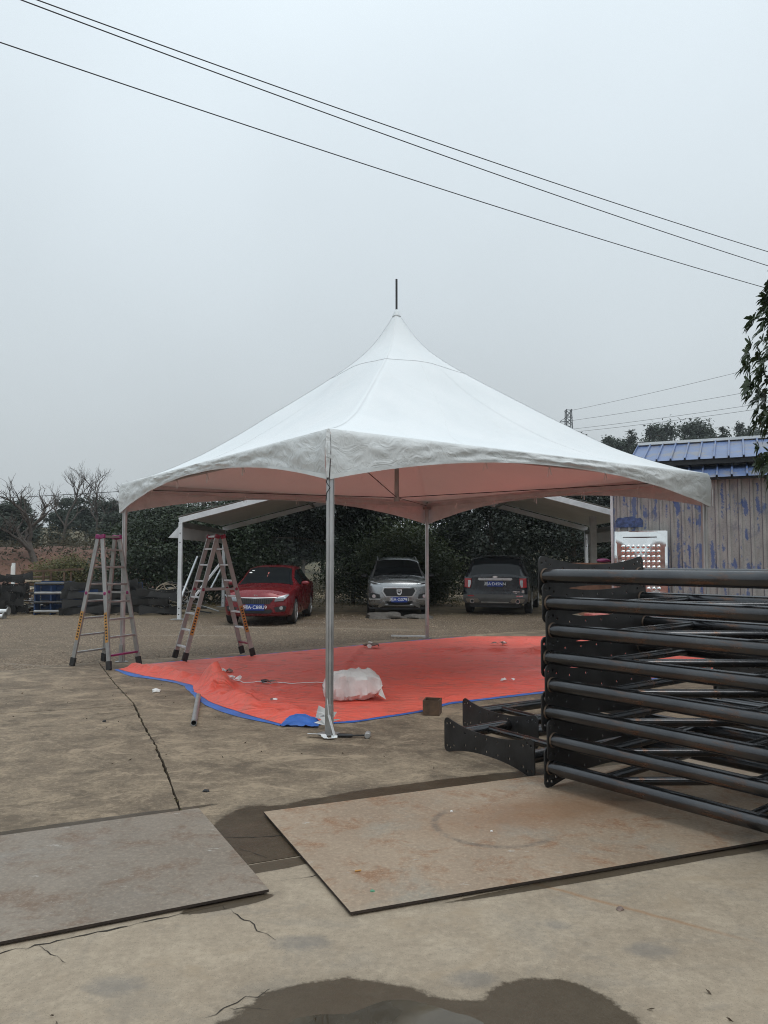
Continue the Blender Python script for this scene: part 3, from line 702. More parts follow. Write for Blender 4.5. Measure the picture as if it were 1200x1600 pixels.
def build_tarp():
    t = thing('tarpaulin', 'big red tarpaulin with blue underside spread crumpled under the tent', 'tarpaulin')
    dense = []
    for i in range(len(TARP)):
        a, b = TARP[i], TARP[(i + 1) % len(TARP)]; L = math.hypot(b[0] - a[0], b[1] - a[1]); n = max(1, int(L/.13))
        nx, ny = (b[1] - a[1])/L, -(b[0] - a[0])/L
        for k in range(n):
            q = .018*fbm(i*3.1 + k*.7, 2.2, 0, 2); dense.append((a[0] + (b[0] - a[0])*k/n + nx*q, a[1] + (b[1] - a[1])*k/n + ny*q))
    sheet(dense, .06, tarp_z, 'red_face', 'tarp', t, 0)
    # the blue back shows as a turned hem along the near edges
    for (i0, i1, wf, seed) in ((0, 3, .17, 1), (2, 4, .15, 4), (4, 8, .17, 2), (8, 9, .14, 5), (9, 14, .10, 3), (18, 24, .05, 6)):
        pts = []
        for i in range(i0, i1):
            a, b = TARP[i], TARP[i + 1]; L = math.hypot(b[0] - a[0], b[1] - a[1]); n = max(2, int(L/.1)); pts += [(a[0] + (b[0] - a[0])*k/n, a[1] + (b[1] - a[1])*k/n) for k in range(n)]
        pts.append(TARP[i1]); inn, mid, outp = [], [], []
        for i, p in enumerate(pts):
            a, b = pts[max(i - 1, 0)], pts[min(i + 1, len(pts) - 1)]; d = Vector((b[0] - a[0], b[1] - a[1])).normalized(); nx, ny = d.y, -d.x
            tt = i/(len(pts) - 1); w = wf*(.62 + .30*fbm(i*.11, seed, 0, 2))*(math.sin(math.pi*min(max(tt, .08), .92))**.5)
            w = max(w, .012)
            inn.append((p[0] - nx*.05, p[1] - ny*.05, .006)); mid.append((p[0] + nx*w*.5, p[1] + ny*w*.5, .012 + .012*abs(fbm(i*.5, seed, 3, 2)))); outp.append((p[0] + nx*w, p[1] + ny*w, .005))
        MB().grid([inn, mid, outp]).build('blue_hem', 'tarp_blue', t, smooth=60)
    # bunched blue corner beside the near leg
    mb = MB(); P = []
    for i in range(13):
        row = []
        for j in range(9):
            u, v = i/12, j/8; x = -.98 + .36*u; y = 7.33 + .20*v + .03*math.sin(u*5)
            row.append((x, y, .02 + .10*math.sin(math.pi*u)**.7*v*(1.1 - .4*v) + .02*fbm(u*5, v*5, 2, 3)))
        P.append(row)
    mb.grid(P).build('blue_corner', 'tarp_blue', t, smooth=60)
build_tarp()

# ------------------------------------------------------------------ stepladders
def build_ladder(label, A1, A2, B1, B2, z0, H, cap_mat, rung_mat, group):
    c = [(A1[i] + A2[i] + B1[i] + B2[i])/4 for i in (0, 1)]
    t = thing('stepladder', label, 'ladder', (c[0], c[1], z0), 0, group)
    def P(p, z): return Vector((p[0] - c[0], p[1] - c[1], z))
    mA = (Vector(P(A1, 0)) + P(A2, 0))/2; mB = (Vector(P(B1, 0)) + P(B2, 0))/2
    across = ((P(A2, 0) - P(A1, 0)).normalized() + (P(B2, 0) - P(B1, 0)).normalized()).normalized(); ax = (mB - mA).normalized()
    for s, (f1, f2), sgn in (('A', (A1, A2), -1), ('B', (B1, B2), 1)):
        wtop = .17; rails = []
        for f, q in ((f1, -1), (f2, 1)):
            foot = P(f, .0); top = across*q*wtop + ax*sgn*.045 + Vector((0, 0, H))
            d = (top - foot).normalized()
            rail = MB(); st = foot + d*.09
            rail.bar(st, top, .070, .028, up=across); rail.build('rail', 'alu_dull', t, smooth=0, bevel=.004)
            ft = MB(); ft.bar(foot, foot + d*.13, .086, .046, up=across); ft.build('foot', 'rubber', t, smooth=0, bevel=.008)
            cp = MB(); cp.bar(top - d*.045, top + d*.02, .085, .046, up=across); cp.build('hinge_cap', cap_mat, t, bevel=.008)
            kn = MB(); m = foot.lerp(top, .56); kn.box(m, (.05, .05, .05)); kn.build('spreader_knuckle', cap_mat, t, bevel=.012)
            rails.append((foot, top))
            # printed warning strip on the outer face of one rail
            if q == -1:
                sd = -across*.0165; a_, b_ = foot.lerp(top, .2), foot.lerp(top, .42)
                stk = MB().bar(a_ + sd, b_ + sd, .058, .002, up=across)
                so = stk.build('sticker', 'orange_sticker', t, smooth=0)
                for k in range(9):
                    p0 = a_.lerp(b_, .08 + .1*k); MB().bar(p0 + sd*1.1, p0 + sd*1.1 + d*.022, .03, .002, up=across).build('printed_mark', 'ink', so, smooth=0)
        for k in range(1, 8):
            u = k/7.6; a_, b_ = rails[0][0].lerp(rails[0][1], u - .03), rails[1][0].lerp(rails[1][1], u - .03)
            MB().bar(a_, b_, .055, .026).build('rung', rung_mat if not (sgn > 0 and k == 1) else cap_mat, t, smooth=0, bevel=.003)
        a_, b_ = rails[0][1], rails[1][1]; MB().bar(a_ + Vector((0, 0, -.01)), b_ + Vector((0, 0, -.01)), .06, .03).build('top_step', rung_mat, t, smooth=0, bevel=.003)
    for q, i in ((-1, 0), (1, 1)):
        fa, fb = (A1, B1) if i == 0 else (A2, B2)
        a_ = P(fa, 0).lerp(across*q*.17 - ax*.045 + Vector((0, 0, H)), .56); b_ = P(fb, 0).lerp(across*q*.17 + ax*.045 + Vector((0, 0, H)), .56)
        MB().bar(a_, b_, .012, .03).build('spreader_bar', 'alu_dull', t, smooth=0)
    return t
build_ladder('aluminium stepladder with magenta hinges, beside the tent\'s left leg on bare concrete', (-4.69, 11.57), (-4.42, 12.12), (-3.97, 11.12), (-3.72, 11.70), .002, 1.95, 'magenta', 'alu_dull', 'stepladders')
build_ladder('aluminium stepladder with crimson hinges, on the tarp in front of the red sedan', (-3.09, 11.9), (-3.35, 12.30), (-2.14, 12.58), (-2.375, 12.9), .03, 1.95, 'crimson', 'alu_white', 'stepladders')

# ------------------------------------------------------------------ steel pipe frames (stacked trusses)
def plate_mesh(W, hh=.140, waist=.078, th=.010):
    """bone-shaped end plate in the local YZ plane, holes drilled through"""
    h = W/2 + .062; loop = [(-h, .02)]; rc = .045
    for a_ in np.linspace(math.pi, math.pi*.58, 6): loop.append((-h + rc + rc*math.cos(a_), hh - rc + rc*math.sin(a_)))
    for u in np.linspace(-.90, .90, 25): loop.append((u*h, waist + (hh*1.02 - waist)*abs(u/.93)**2.3))
    for a_ in np.linspace(math.pi*.42, 0, 6): loop.append((h - rc + rc*math.cos(a_), hh - rc + rc*math.sin(a_)))
    loop.append((h, .02))
    loop = loop + [(y, -z) for y, z in loop[::-1]]
    bm = bmesh.new(); edges = []
    def ring(pts):
        v = [bm.verts.new((0, y, z)) for y, z in pts]
        for i in range(len(v)): edges.append(bm.edges.new((v[i], v[(i + 1) % len(v)])))
    ring(loop)
    holes = []
    for s_ in (-1, 1):
        for (dy, z) in ((.030, .090), (.072, .100), (.118, .076), (.030, -.090), (.072, -.100), (.118, -.076)): holes.append((s_*(h - dy), z, .011))
    for y in np.linspace(-h + .26, h - .26, 5):
        for z in (.048, -.048): holes.append((y, z, .010))
    for (y, z, r) in holes: ring([(y + r*math.cos(a), z + r*math.sin(a)) for a in np.linspace(0, 2*math.pi, 9)[:-1]])
    bmesh.ops.triangle_fill(bm, use_beauty=True, use_dissolve=False, edges=edges)
    r_ = bmesh.ops.extrude_face_region(bm, geom=bm.faces[:]); bmesh.ops.translate(bm, vec=(th, 0, 0), verts=[g for g in r_['geom'] if isinstance(g, bmesh.types.BMVert)])
    bmesh.ops.recalc_face_normals(bm, faces=bm.faces)
    me = bpy.data.meshes.new('end_plate'); bm.to_mesh(me); bm.free(); me.materials.append(M['plate_steel']); return me
def frame_proto(W, L, label):
    t = thing('pipe_frame', label, 'steel frame')
    pm = plate_mesh(W); link('end_plate', pm, t); p2 = link('end_plate', pm, t); p2.location.x = L
    for s_ in (-1, 1):
        ch = MB().tube([(.009, s_*W/2, 0), (L + .002, s_*W/2, 0)], .048, 24).build('chord_pipe', 'steel', t)
        P = []
        for i in range(4):
            rr, xx = ((.046, .012), (.054, .013), (.053, .018), (.047, .025))[i]; P.append((rr, xx))
        MB().revolve(P, 'x', (0, s_*W/2, 0), 20).build('weld', 'weld', ch)
    n = max(1, round(L/.95))
    for i in range(n):
        x0 = .42 + i*.95
        if x0 > L - .2: break
        MB().tube([(x0, -W/2 + .03, 0), (x0, W/2 - .03, 0)], .030, 14).build('cross_tube', 'steel', t)
        if x0 + .9 < L:
            s_ = 1 if i % 2 == 0 else -1
            MB().tube([(x0 + .06, -s_*(W/2 - .03), 0), (x0 + .89, s_*(W/2 - .03), 0)], .028, 14).build('diagonal_tube', 'steel', t)
    return t
def build_frames():
    W = 1.13; axis = math.atan2(-.787, .617); rnd = random.Random(2)
    origin = Vector((1.095, 5.34)); pl = Vector((.787, .617))     # near end of the plates, and the way the plates run
    names = ['lowest frame resting on the tan plate', 'second frame from the bottom', 'third frame from the bottom', 'fourth frame from the bottom', 'fourth frame from the top', 'third frame from the top', 'second frame from the top', 'topmost frame']
    offs = [0, .028, -.004, .030, -.012, .034, .006, -.02]
    proto = frame_proto(W, 4.3, '')
    for k in range(8):
        o = proto if k == 0 else copy_tree(proto)
        c = origin + pl*(W/2 + .06) + Vector((.617, -.787))*offs[k]
        o.location = (c.x, c.y, .158 + .188*k); o.rotation_euler.z = axis + R(rnd.uniform(-.7, .7))
        tag(o, 'black steel pipe frame, %s of the tall stack at right' % names[k].replace(' frame', '', 1) if False else '%s in the tall right-hand stack, black steel pipes' % names[k], 'steel frame', 'pipe frames of the tall stack')
    # two frames on the ground, pushed half under the stack from behind
    sm = frame_proto(.90, 1.45, 'black steel frame on the ground, its holed end plate nearest the camera')
    a = math.atan2(.575, .82); m = Vector(((1.086 + .511)/2, (5.646 + 6.466)/2)); sm.location = (m.x, m.y, .137); sm.rotation_euler.z = a; tag(sm, group='pipe frames on the ground')
    s2 = copy_tree(sm); s2.location = (1.02, 6.93, .137); s2.rotation_euler.z = a - R(3)
    tag(s2, 'black steel frame on the ground just behind the nearest low frame, by the rusty box')
    # a second, lower stack behind
    for k in range(4):
        o = copy_tree(proto); c = Vector((3.0, 6.95)) + pl*(W/2) + Vector((.617, -.787))*(.03 if k % 2 else 0)
        o.location = (c.x, c.y, .137 + .188*k); o.rotation_euler.z = axis
        tag(o, ['lowest', 'second from the bottom', 'third from the bottom', 'topmost'][k] + ' frame of the low stack glimpsed behind the tall stack', 'steel frame', 'pipe frames of the low stack behind')
build_frames()

# ------------------------------------------------------------------ the white marquee roof the cars stand under
def build_marquee():
    x0, x1, ya, yb, ze, zr = -5.5, 6.95, 20.6, 26.2, 2.62, 4.25
    t = thing('marquee', 'white aluminium-framed marquee roof over the parked cars', 'marquee', ((x0 + x1)/2, ya, 0))
    cx = (x0 + x1)/2; hw = (x1 - x0)/2; dp = yb - ya
    def B(name, a, b, w, h, mat='alu_white', p=t, bev=.006): return MB().bar(a, b, w, h).build(name, mat, p, smooth=0, bevel=bev)
    for y in (0, dp):
        for s in (-1, 1):
            po = B('post', (s*hw, y, .0), (s*hw, y, ze), .12, .10)
            MB().box((s*hw, y, .008), (.42, .32, .016)).build('base_plate', 'alu_dull', po, smooth=0)
            for z in (.14, .3, ze - .55, ze - .3):
                MB().tube([(s*hw, y - .062, z), (s*hw, y - .055, z)], .018, 8).build('bolt_hole', 'black', po)
            B('rafter', (s*(hw + .04), y, ze + .04), (0, y, zr + .05), .10, .15)
            br = B('brace', (s*hw, y + (.1 if y == 0 else -.1), ze*.55 if y else .55), (s*(hw), dp*.5 + (-.9 if y == 0 else .9), ze*.55 - .75 if y else 1.7), .05, .05, 'alu_white')
    for s in (-1, 1):
        B('eave_beam', (s*hw, .06, ze - .06), (s*hw, dp - .06, ze - .06), .10, .14, 'alu_dull')
        B('purlin', (s*hw*.5, .06, (ze + zr)/2 - .02), (s*hw*.5, dp - .06, (ze + zr)/2 - .02), .06, .08, 'alu_dull')
        # roof sheet, slightly slack between the rafters
        P = []
        for i in range(13):
            row = []
            for j in range(9):
                u, v = i/12, j/8; x = s*(hw + .1)*(1 - u); z = ze + .12 + (zr - ze)*u - .05*math.sin(math.pi*v)*math.sin(math.pi*u) - .02
                row.append((x, -.04 + (dp + .08)*v, z + .05))
            P.append(row)
        MB().grid(P).build('roof_sheet', 'roof_white', t, smooth=60)
        # side curtain rolled down a little way
        MB().grid([[(s*(hw + .02), .1 + (dp - .2)*j/24, z + .012*math.sin(j*2.1)) for j in range(25)] for z in (ze + .02, ze - .2, ze - .46)]).build('side_curtain', 'roof_white', t, smooth=60)
    MB().add([(-hw - .05, .02, ze - .1), (-hw - .34, .02, ze - .42), (-hw - .05, .02, ze - .42), (-hw - .05, .5, ze - .1), (-hw - .34, .5, ze - .42), (-hw - .05, .5, ze - .42)], [(0, 1, 2), (3, 5, 4), (0, 3, 4, 1), (1, 4, 5, 2)]).build('gutter_bracket', 'alu_white', t, smooth=0)
    B('ridge_beam', (0, .06, zr), (0, dp - .06, zr), .10, .14, 'alu_dull')
    # loose strut leaning by the front left post
    lb = tag(MB().bar((-5.28, 20.75, .42), (-4.55, 21.2, 1.5), .07, .05).build('support_strut', 'alu_white', smooth=0), 'white strut slanting up beside the marquee\'s left front post', 'strut')
    lb.parent = None
M['roof_white'] = plain('marquee_sheet', (.58, .58, .57), .6, var=.08, scale=2)
build_marquee()

# ------------------------------------------------------------------ shed
def build_shed():
    A = Vector((4.83, 16.0)); d = Vector((.905, -.425)); rz = math.atan2(d.y, d.x)
    t = thing('workshop_shed', 'corrugated metal shed, flaking blue paint and blue sheet roof, at the right', 'shed', (A.x, A.y, 0), rz)
    # local x along the wall, y into the building
    H = 3.22; pitch = .21
    prof = [(0, 0), (.062, 0), (.082, -.03), (.128, -.03), (.148, 0), (.21, 0)]
    def wall_panel(nr):
        P0 = []; P1 = []
        for k in range(nr):
            for (x, y) in prof[:-1] if k < nr - 1 else prof: P0.append((k*pitch + x, y, 0)); P1.append((k*pitch + x, y, H))
        rows = []
        for z in np.linspace(0, H, 9):
            rows.append([(x, y + .004*math.sin(z*3 + x*9), z) for x, y, _ in P0])
        return MB().grid(rows)
    me = wall_panel(4)
    for k in range(6):
        q = MB(); q.v = [(x + k*.84, y, z) for x, y, z in me.v]; q.f = list(me.f)
        q.build('wall_panel', 'shed', t, smooth=20)
    MB().box((-.03, .0, H/2 + .02), (.055, .09, H + .04)).build('corner_trim', 'alu_white', t, smooth=0, bevel=.006)
    # plain gable side and back so the shed is a closed volume
    MB().box((-.0, 2.0, H/2), (.03, 3.9, H)).build('side_wall', 'render', t, smooth=0)
    MB().box((2.5, 3.98, 1.72), (5.0, .04, 3.44)).build('back_wall', 'render', t, smooth=0)
    # clerestory wall above and the low strip roof at its foot
    MB().box((2.75, .75, 3.42), (4.5, .06, .56)).build('clerestory_wall', 'render', t, smooth=0)
    for x in (.95, 2.35, 3.75): MB().box((x, .70, 3.50), (.11, .05, .42)).build('window_post', 'alu_dull', t, smooth=0)
    def roof(x0, x1, y0, z0, y1, z1, name, n):
        w = (x1 - x0)/n; sl = Vector((0, y1 - y0, z1 - z0)); nrm = Vector((0, -(z1 - z0), y1 - y0)).normalized()
        for k in range(n):
            P = []
            for v in np.linspace(0, 1, 5):
                row = []
                for (fx, h) in ((0, .045), (.05, .045), (.08, 0), (.92, 0), (.95, .045), (1.0, .045)):
                    p = Vector((x0 + (k + fx)*w, y0, z0)) + sl*v + nrm*(h + .004*k % .003); row.append(tuple(p))
                P.append(row)
            MB().grid(P).build(name, 'roof', t, smooth=20)
    roof(-.15, 5.0, -.28, 3.22, .72, 3.56, 'lower_roof_panel', 19)
    roof(.30, 5.0, .28, 3.66, 1.95, 4.24, 'upper_roof_panel', 17)
    MB().bar((.3, 1.98, 4.28), (5.0, 1.98, 4.28), .22, .06).build('ridge_cap', 'whitepaint', t, smooth=0)
    MB().grid([[(.3, 1.98, 4.26), (5.0, 1.98, 4.26)], [(.3, 4.1, 3.5), (5.0, 4.1, 3.5)]]).build('rear_roof', 'roof', t, smooth=0)
    MB().bar((.3, .36, 3.61), (5.0, .36, 3.61), .05, .10).build('fascia', 'black', t, smooth=0)
    MB().bar((-.15, -.2, 3.20), (5.0, -.2, 3.20), .04, .05).build('eave_purlin', 'black', t, smooth=0)
    # jagged blue remnant of an old sign board above the steel sheet
    r = random.Random(1); top = [(.04 + i*.05, 2.42 + .07*math.sin(math.pi*i/11)**.5 + r.uniform(-.02, .02)) for i in range(12)]
    mb = MB(); n = len(top); mb.add([(x, -.036, z) for x, z in top] + [(x, -.036, 2.27) for x, z in top], [(i, i + 1, n + i + 1, n + i) for i in range(n - 1)]).build('torn_patch', 'blue_panel2', t, smooth=0)
    # embossed stainless sheet standing against the wall
    s = thing('embossed_sheet', 'shiny embossed stainless sheet propped against the shed wall', 'metal sheet', (A.x + d.x*.07 + .045*d.y*4, A.y + d.y*.07 - .045*d.x*4, 0), rz)
    W, Z0, Z1 = .98, .62, 2.18
    P = []
    for i in range(61):
        row = []
        for j in range(41):
            u, v = j/40, i/60; x = u*W; z = Z0 + (Z1 - Z0)*v
            y = .012*math.sin(u*7 + v*4) + .02*math.sin(v*5.) - .24*(1 - v)
            row.append((x, y, z))
        P.append(row)
    sh = MB().grid(P).build('sheet', 'chrome', s, smooth=60)
    # pressed pyramids in rows
    bump = MB().grid([[(r_*math.cos(q), -h_, r_*math.sin(q)) for q in np.linspace(0, 2*math.pi, 11)[:-1]] for r_, h_ in ((.040, 0), (.034, .010), (.022, .020), (.008, .025), (.001, .0255))], True)
    bme = bump.mesh('emboss', 'chrome', 60)
    for i in range(11):
        for j in range(8):
            u, v = .15 + .1*j, .12 + .068*i; o = link('emboss', bme, sh)
            o.rotation_euler.x = R(-9); o.location = (u*W, .012*math.sin(u*7 + v*4) + .02*math.sin(v*5.) - .24*(1 - v) - .002, Z0 + (Z1 - Z0)*v)
    for x in (.0, W): MB().bar((x, -.26, Z0), (x, -.01, Z1), .02, .05).build('edge_fold', 'chrome', s, smooth=0)
    MB().bar((0, -.01, Z1), (W, -.01, Z1), .03, .02).build('edge_fold', 'chrome', s, smooth=0)
    MB().bar((.14, -.045, Z1 - .12), (.8, -.045, Z1 - .12), .03, .014).build('handle_slot', 'black', s, smooth=0)
    # the low rack it stands on
    k = thing('wooden_rack', 'low reddish wooden rack holding up the stainless sheet', 'rack', (A.x + .1 - .30*.425, A.y - .36, 0), rz)
    for x in (.05, .95):
        for y in (-.2, .16): MB().box((x, y, .28), (.07, .07, .56)).build('leg', 'wood', k, smooth=0)
    for y in (-.2, -.08, .04, .16): MB().box((.5, y, .585), (1.1, .1, .045)).build('board', 'wood', k, smooth=0)
    # faded red printed carton in front of the wall
    c = thing('printed_carton', 'faded red and white printed carton glimpsed between the frames by the shed', 'carton', (5.05, 14.95, 0), rz)
    MB().box((.2, .1, .42), (.42, .35, .84)).build('body', 'red_print', c, smooth=0, bevel=.005)
    for q in (.16, .44, .72): MB().tube([(.2 + .09*math.cos(a), -.082, q + .09*math.sin(a)) for a in np.linspace(0, 2*math.pi, 20)], .008, 5, False).build('printed_ring', 'paper', c)
M['blue_panel2'] = plain('flaking_blue_sheet', (.05, .08, .19), .65, var=.7, scale=16, bump=.5)
build_shed()

# things standing between the stack and the marquee, glimpsed through the frames
def build_back_things():
    b = thing('wooden_bench', 'reddish wooden bench under the marquee\'s right end', 'bench', (5.1, 19.0, 0), R(8))
    for y in (-.18, 0, .18): MB().box((0, y, 1.50), (1.5, .15, .05)).build('plank', 'wood', b, smooth=0)
    for x in (-.6, .6):
        for y in (-.2, .2): MB().box((x, y, .74), (.08, .08, 1.47)).build('leg', 'wood', b, smooth=0)
    MB().box((0, -.2, .9), (1.3, .03, .16)).build('apron', 'wood', b, smooth=0)
    m = thing('magenta_bundle', 'magenta plastic wrapped bundle on the wooden bench', 'bundle', (5.45, 18.95, 1.525), R(8))
    P = []
    for i in range(9):
        a = i/8*math.pi; row = []
        for j in range(17):
            q = 2*math.pi*j/16; rr = math.sin(a)*(1 + .15*math.sin(3*q + i)); row.append((.17*rr*math.cos(q), .13*rr*math.sin(q), .055 - .055*math.cos(a)))
        P.append(row)
    MB().grid(P).build('wrap', 'magenta', m, smooth=60)
    c = tag(MB().box((6.2, 22.6, 1.45), (.18, .18, 2.9)).build('concrete_column', 'conc_col', bevel=.01), 'pale concrete column behind the marquee\'s right side', 'column')
    for k, (x, y, w, h, mt, lb) in enumerate(((3.95, 16.3, .5, .42, 'pale_wood', 'pale board box on the gravel behind the tall stack'), (4.35, 15.6, .4, .5, 'red_print', 'red printed box on the gravel behind the tall stack'), (4.75, 17.3, .6, .62, 'wood', 'reddish wooden crate standing on the gravel behind the stack'))):
        t = thing('storage_box', lb, 'box', (x, y, 0), R(12*k))
        MB().box((0, 0, h/2), (w, .4, h)).build('body', mt, t, smooth=0, bevel=.006)
        for s in (-1, 1): MB().box((s*w*.3, -.207, h/2), (.05, .014, h*.96)).build('batten', 'pale_wood', t, smooth=0)
M['conc_col'] = plain('pale_concrete', (.36, .35, .33), .9, var=.15)
build_back_things()

# ------------------------------------------------------------------ cars
class Car:
    def __init__(s, label, loc, rz, paint, prm, plate_text):
        s.t = thing(prm['name'], label, 'car', loc, rz); s.p = prm; s.paint = paint
        X = prm['x']
        s.zt, s.wt, s.w, s.zb, s.zl = (hermite(X, prm[k]) for k in ('zt', 'wt', 'w', 'zb', 'zl'))
        s.xf, s.xr = X[0], X[-1]; s.bf, s.br = prm['bf'], prm['br']
        s.body(); s.wheels()
    def top_z(s, x, y):
        wt = s.wt(x); zs = max(s.zt(x) - s.p.get('crown', .05), s.zl(x) + .004); k = min(abs(y)/wt, 1)
        return zs + (s.zt(x) + .008 - zs)*(1 - k**3.2)
    def half(s, x):
        w, zb, zl, wt = s.w(x), s.zb(x), s.zl(x), s.wt(x); zm = zb + (zl - zb)*.52
        zs = s.top_z(x, wt); wb = .955*w
        P = [(0, zb), (.55*w, zb), (.86*w, zb + .01), (.955*w, zb + .05), (.985*w, zb + .14), (w, zm - .06), (1.0*w, zm + .04), (.985*w, zl - .09), (.975*w, zl - .03), (wb, zl)]
        for f in (.2, .4, .6, .8): P.append((wb + (wt - wb)*f, zl + (zs - zl)*f))
        for k in (1, .93, .84, .7, .5, .25, 0): P.append((wt*k, s.top_z(x, wt*k)))
        return P
    def cap_x(s, y, z, front=True):
        x0 = s.xf if front else s.xr; W = s.w(x0); b = s.bf if front else s.br
        k = min(abs(y)/W, 1)
        zz = s.p['nose'] if front else s.p['tail']; ins = zz(z)
        return (x0 + b*(1 - k**2.4) - ins) if front else (x0 - b*(1 - k**2.4) + ins)
    def body(s):
        xs = s.p.get('xs') or np.linspace(s.xf, s.xr, 60)
        full = []
        for i, x in enumerate(xs):
            H = s.half(x); ring = H + [(-y, z) for y, z in H[-2:0:-1]]
            if i == 0: row = [(x - s.p['nose'](z), y, z) for y, z in ring]
            elif i == len(xs) - 1: row = [(x + s.p['tail'](z), y, z) for y, z in ring]
            else: row = [(min(x, s.xf - s.p['nose'](z) - .004*i) if i < 8 else (max(x, s.xr + s.p['tail'](z) + .004*(len(xs) - 1 - i)) if i > len(xs) - 9 else x), y, z) for y, z in ring]
            full.append(row)
        mb = MB().grid(full, True)
        for front in (True, False):
            H = s.half(s.xf if front else s.xr); G = []
            for (y, z) in H[1:-1]: G.append([(s.cap_x(y*f, z, front) if abs(f) < 1 else ((s.xf - s.p['nose'](z)) if front else (s.xr + s.p['tail'](z))), y*f, z) for f in np.linspace(-1, 1, 17)])
            mb.grid(G)
        o = mb.build('body', s.paint, s.t, smooth=40)
        bm = bmesh.new(); bm.from_mesh(o.data); bmesh.ops.remove_doubles(bm, verts=bm.verts, dist=.0008)
        bmesh.ops.holes_fill(bm, edges=bm.edges, sides=0); bmesh.ops.recalc_face_normals(bm, faces=bm.faces); bm.to_mesh(o.data); bm.free()
        # cut the wheel arches
        cut = MB()
        for xw in s.p['wx']:
            for sd in (-1, 1):
                y1 = sd*(s.p['wmax'] + .1); y0 = sd*(s.p['wmax'] - .34)
                cut.tube([(xw, y0, s.p['wr']), (xw, y1, s.p['wr'])], s.p['wr'] + .055, 28)
        co = cut.build('cutter', 'black', None, smooth=0); co.location = s.t.location; co.rotation_euler = s.t.rotation_euler
        md = o.modifiers.new('b', 'BOOLEAN'); md.object = co; md.operation = 'DIFFERENCE'; md.solver = 'EXACT'
        bpy.context.view_layer.update()
        me = bpy.data.meshes.new_from_object(o.evaluated_get(bpy.context.evaluated_depsgraph_get())); o.modifiers.clear(); o.data = me
        bpy.data.objects.remove(co)
        me.polygons.foreach_set('use_smooth', [True]*len(me.polygons)); me.set_sharp_from_angle(angle=R(38))
        s.b = o
    def wheels(s):
        r = s.p['wr']
        for xw in s.p['wx']:
            for sd in (-1, 1):
                yo = sd*(s.p['wmax'] - .005); yi = sd*(s.p['wmax'] - .225)
                def q(prof): return [(a, b) for a, b in prof]
                wh = MB().revolve([(.0, yi), (r*.9, yi), (r*.985, yi + sd*.02), (r, yi + sd*.06), (r, yo - sd*.05), (r*.975, yo - sd*.015), (r*.86, yo), (r*.70, yo - sd*.006), (r*.68, yo - sd*.04), (0, yo - sd*.05)], 'y', (xw, 0, r), 28).build('tyre', 'rubber', s.t, smooth=40)
                wh.name = 'wheel'
                MB().revolve([(r*.70, yo - sd*.03), (r*.70, yo - sd*.002), (r*.655, yo + sd*.002), (r*.64, yo - sd*.02)], 'y', (xw, 0, r), 28).build('rim', s.p.get('rim', 'silver_trim'), wh, smooth=40)
                sp = MB()
                for k in range(s.p.get('spokes', 10)):
                    a = 2*math.pi*k/s.p.get('spokes', 10); sp.bar((xw + r*.12*math.cos(a), yo - sd*.02, r + r*.12*math.sin(a)), (xw + r*.67*math.cos(a), yo - sd*.010, r + r*.67*math.sin(a)), .035, .022, up=(0, 1, 0))
                sp.tube([(xw, yo - sd*.03, r), (xw, yo - sd*.002, r)], r*.17, 14); sp.build('spokes', s.p.get('rim', 'silver_trim'), wh, smooth=30)
    def cap(s, poly, mat, name, front=True, off=.012, th=.03, parent=None, n=9):
        """a panel following the curve of the car's nose or tail; poly = outline (y, z)"""
        zs = [z for _, z in poly]; z0, z1 = min(zs), max(zs); rows = []
        cuts = sorted(set([z0 + 1e-4, z1 - 1e-4] + [z for z in zs if z0 + 1e-3 < z < z1 - 1e-3] + list(np.linspace(z0 + 1e-4, z1 - 1e-4, n))))
        for z in cuts:
            ys = []
            for i in range(len(poly)):
                (ya, za), (yb, zb) = poly[i], poly[(i + 1) % len(poly)]
                if (za - z)*(zb - z) < 0: ys.append(ya + (yb - ya)*(z - za)/(zb - za))
                elif abs(za - z) < 1e-9: ys.append(ya)
            rows.append((z, min(ys), max(ys)))
        sg = 1 if front else -1; F, Bk = [], []
        for (z, a, b) in rows:
            F.append([(s.cap_x(y, z, front) + sg*off, y, z) for y in np.linspace(a, b, 13)]); Bk.append([(s.cap_x(y, z, front) + sg*(off - th), y, z) for y in np.linspace(a, b, 13)])
        mb = MB().grid(F)
        edge = [r_[-1] for r_ in F] + F[-1][::-1] + [r_[0] for r_ in F[::-1]] + F[0]
        edgb = [r_[-1] for r_ in Bk] + Bk[-1][::-1] + [r_[0] for r_ in Bk[::-1]] + Bk[0]
        mb.grid([edge, edgb]); return mb.build(name, mat, parent or s.t, smooth=50)
    def mcap(s, poly, *a, **k):
        r = s.cap(poly, *a, **k); s.cap([(-y, z) for y, z in poly], *a, **k); return r
    def top_patch(s, x0, x1, f0, f1, mat, name, off=.006, parent=None):
        G = []
        for x in np.linspace(x0, x1, 14):
            k = (x - x0)/(x1 - x0); f = f0 + (f1 - f0)*k; G.append([(x, y, s.top_z(x, y)) for y in np.linspace(-f*s.wt(x), f*s.wt(x), 15)])
        # push along the slope normal
        G2 = []
        for i, row in enumerate(G):
            a, b = Vector(G[max(i - 1, 0)][7]), Vector(G[min(i + 1, 13)][7]); d = (b - a).normalized(); nrm = Vector((d.z, 0, -d.x)); nrm = nrm if nrm.z > 0 else -nrm
            G2.append([tuple(Vector(p) + nrm*off) for p in row])
        return MB().grid(G2).build(name, mat, parent or s.t, smooth=60)
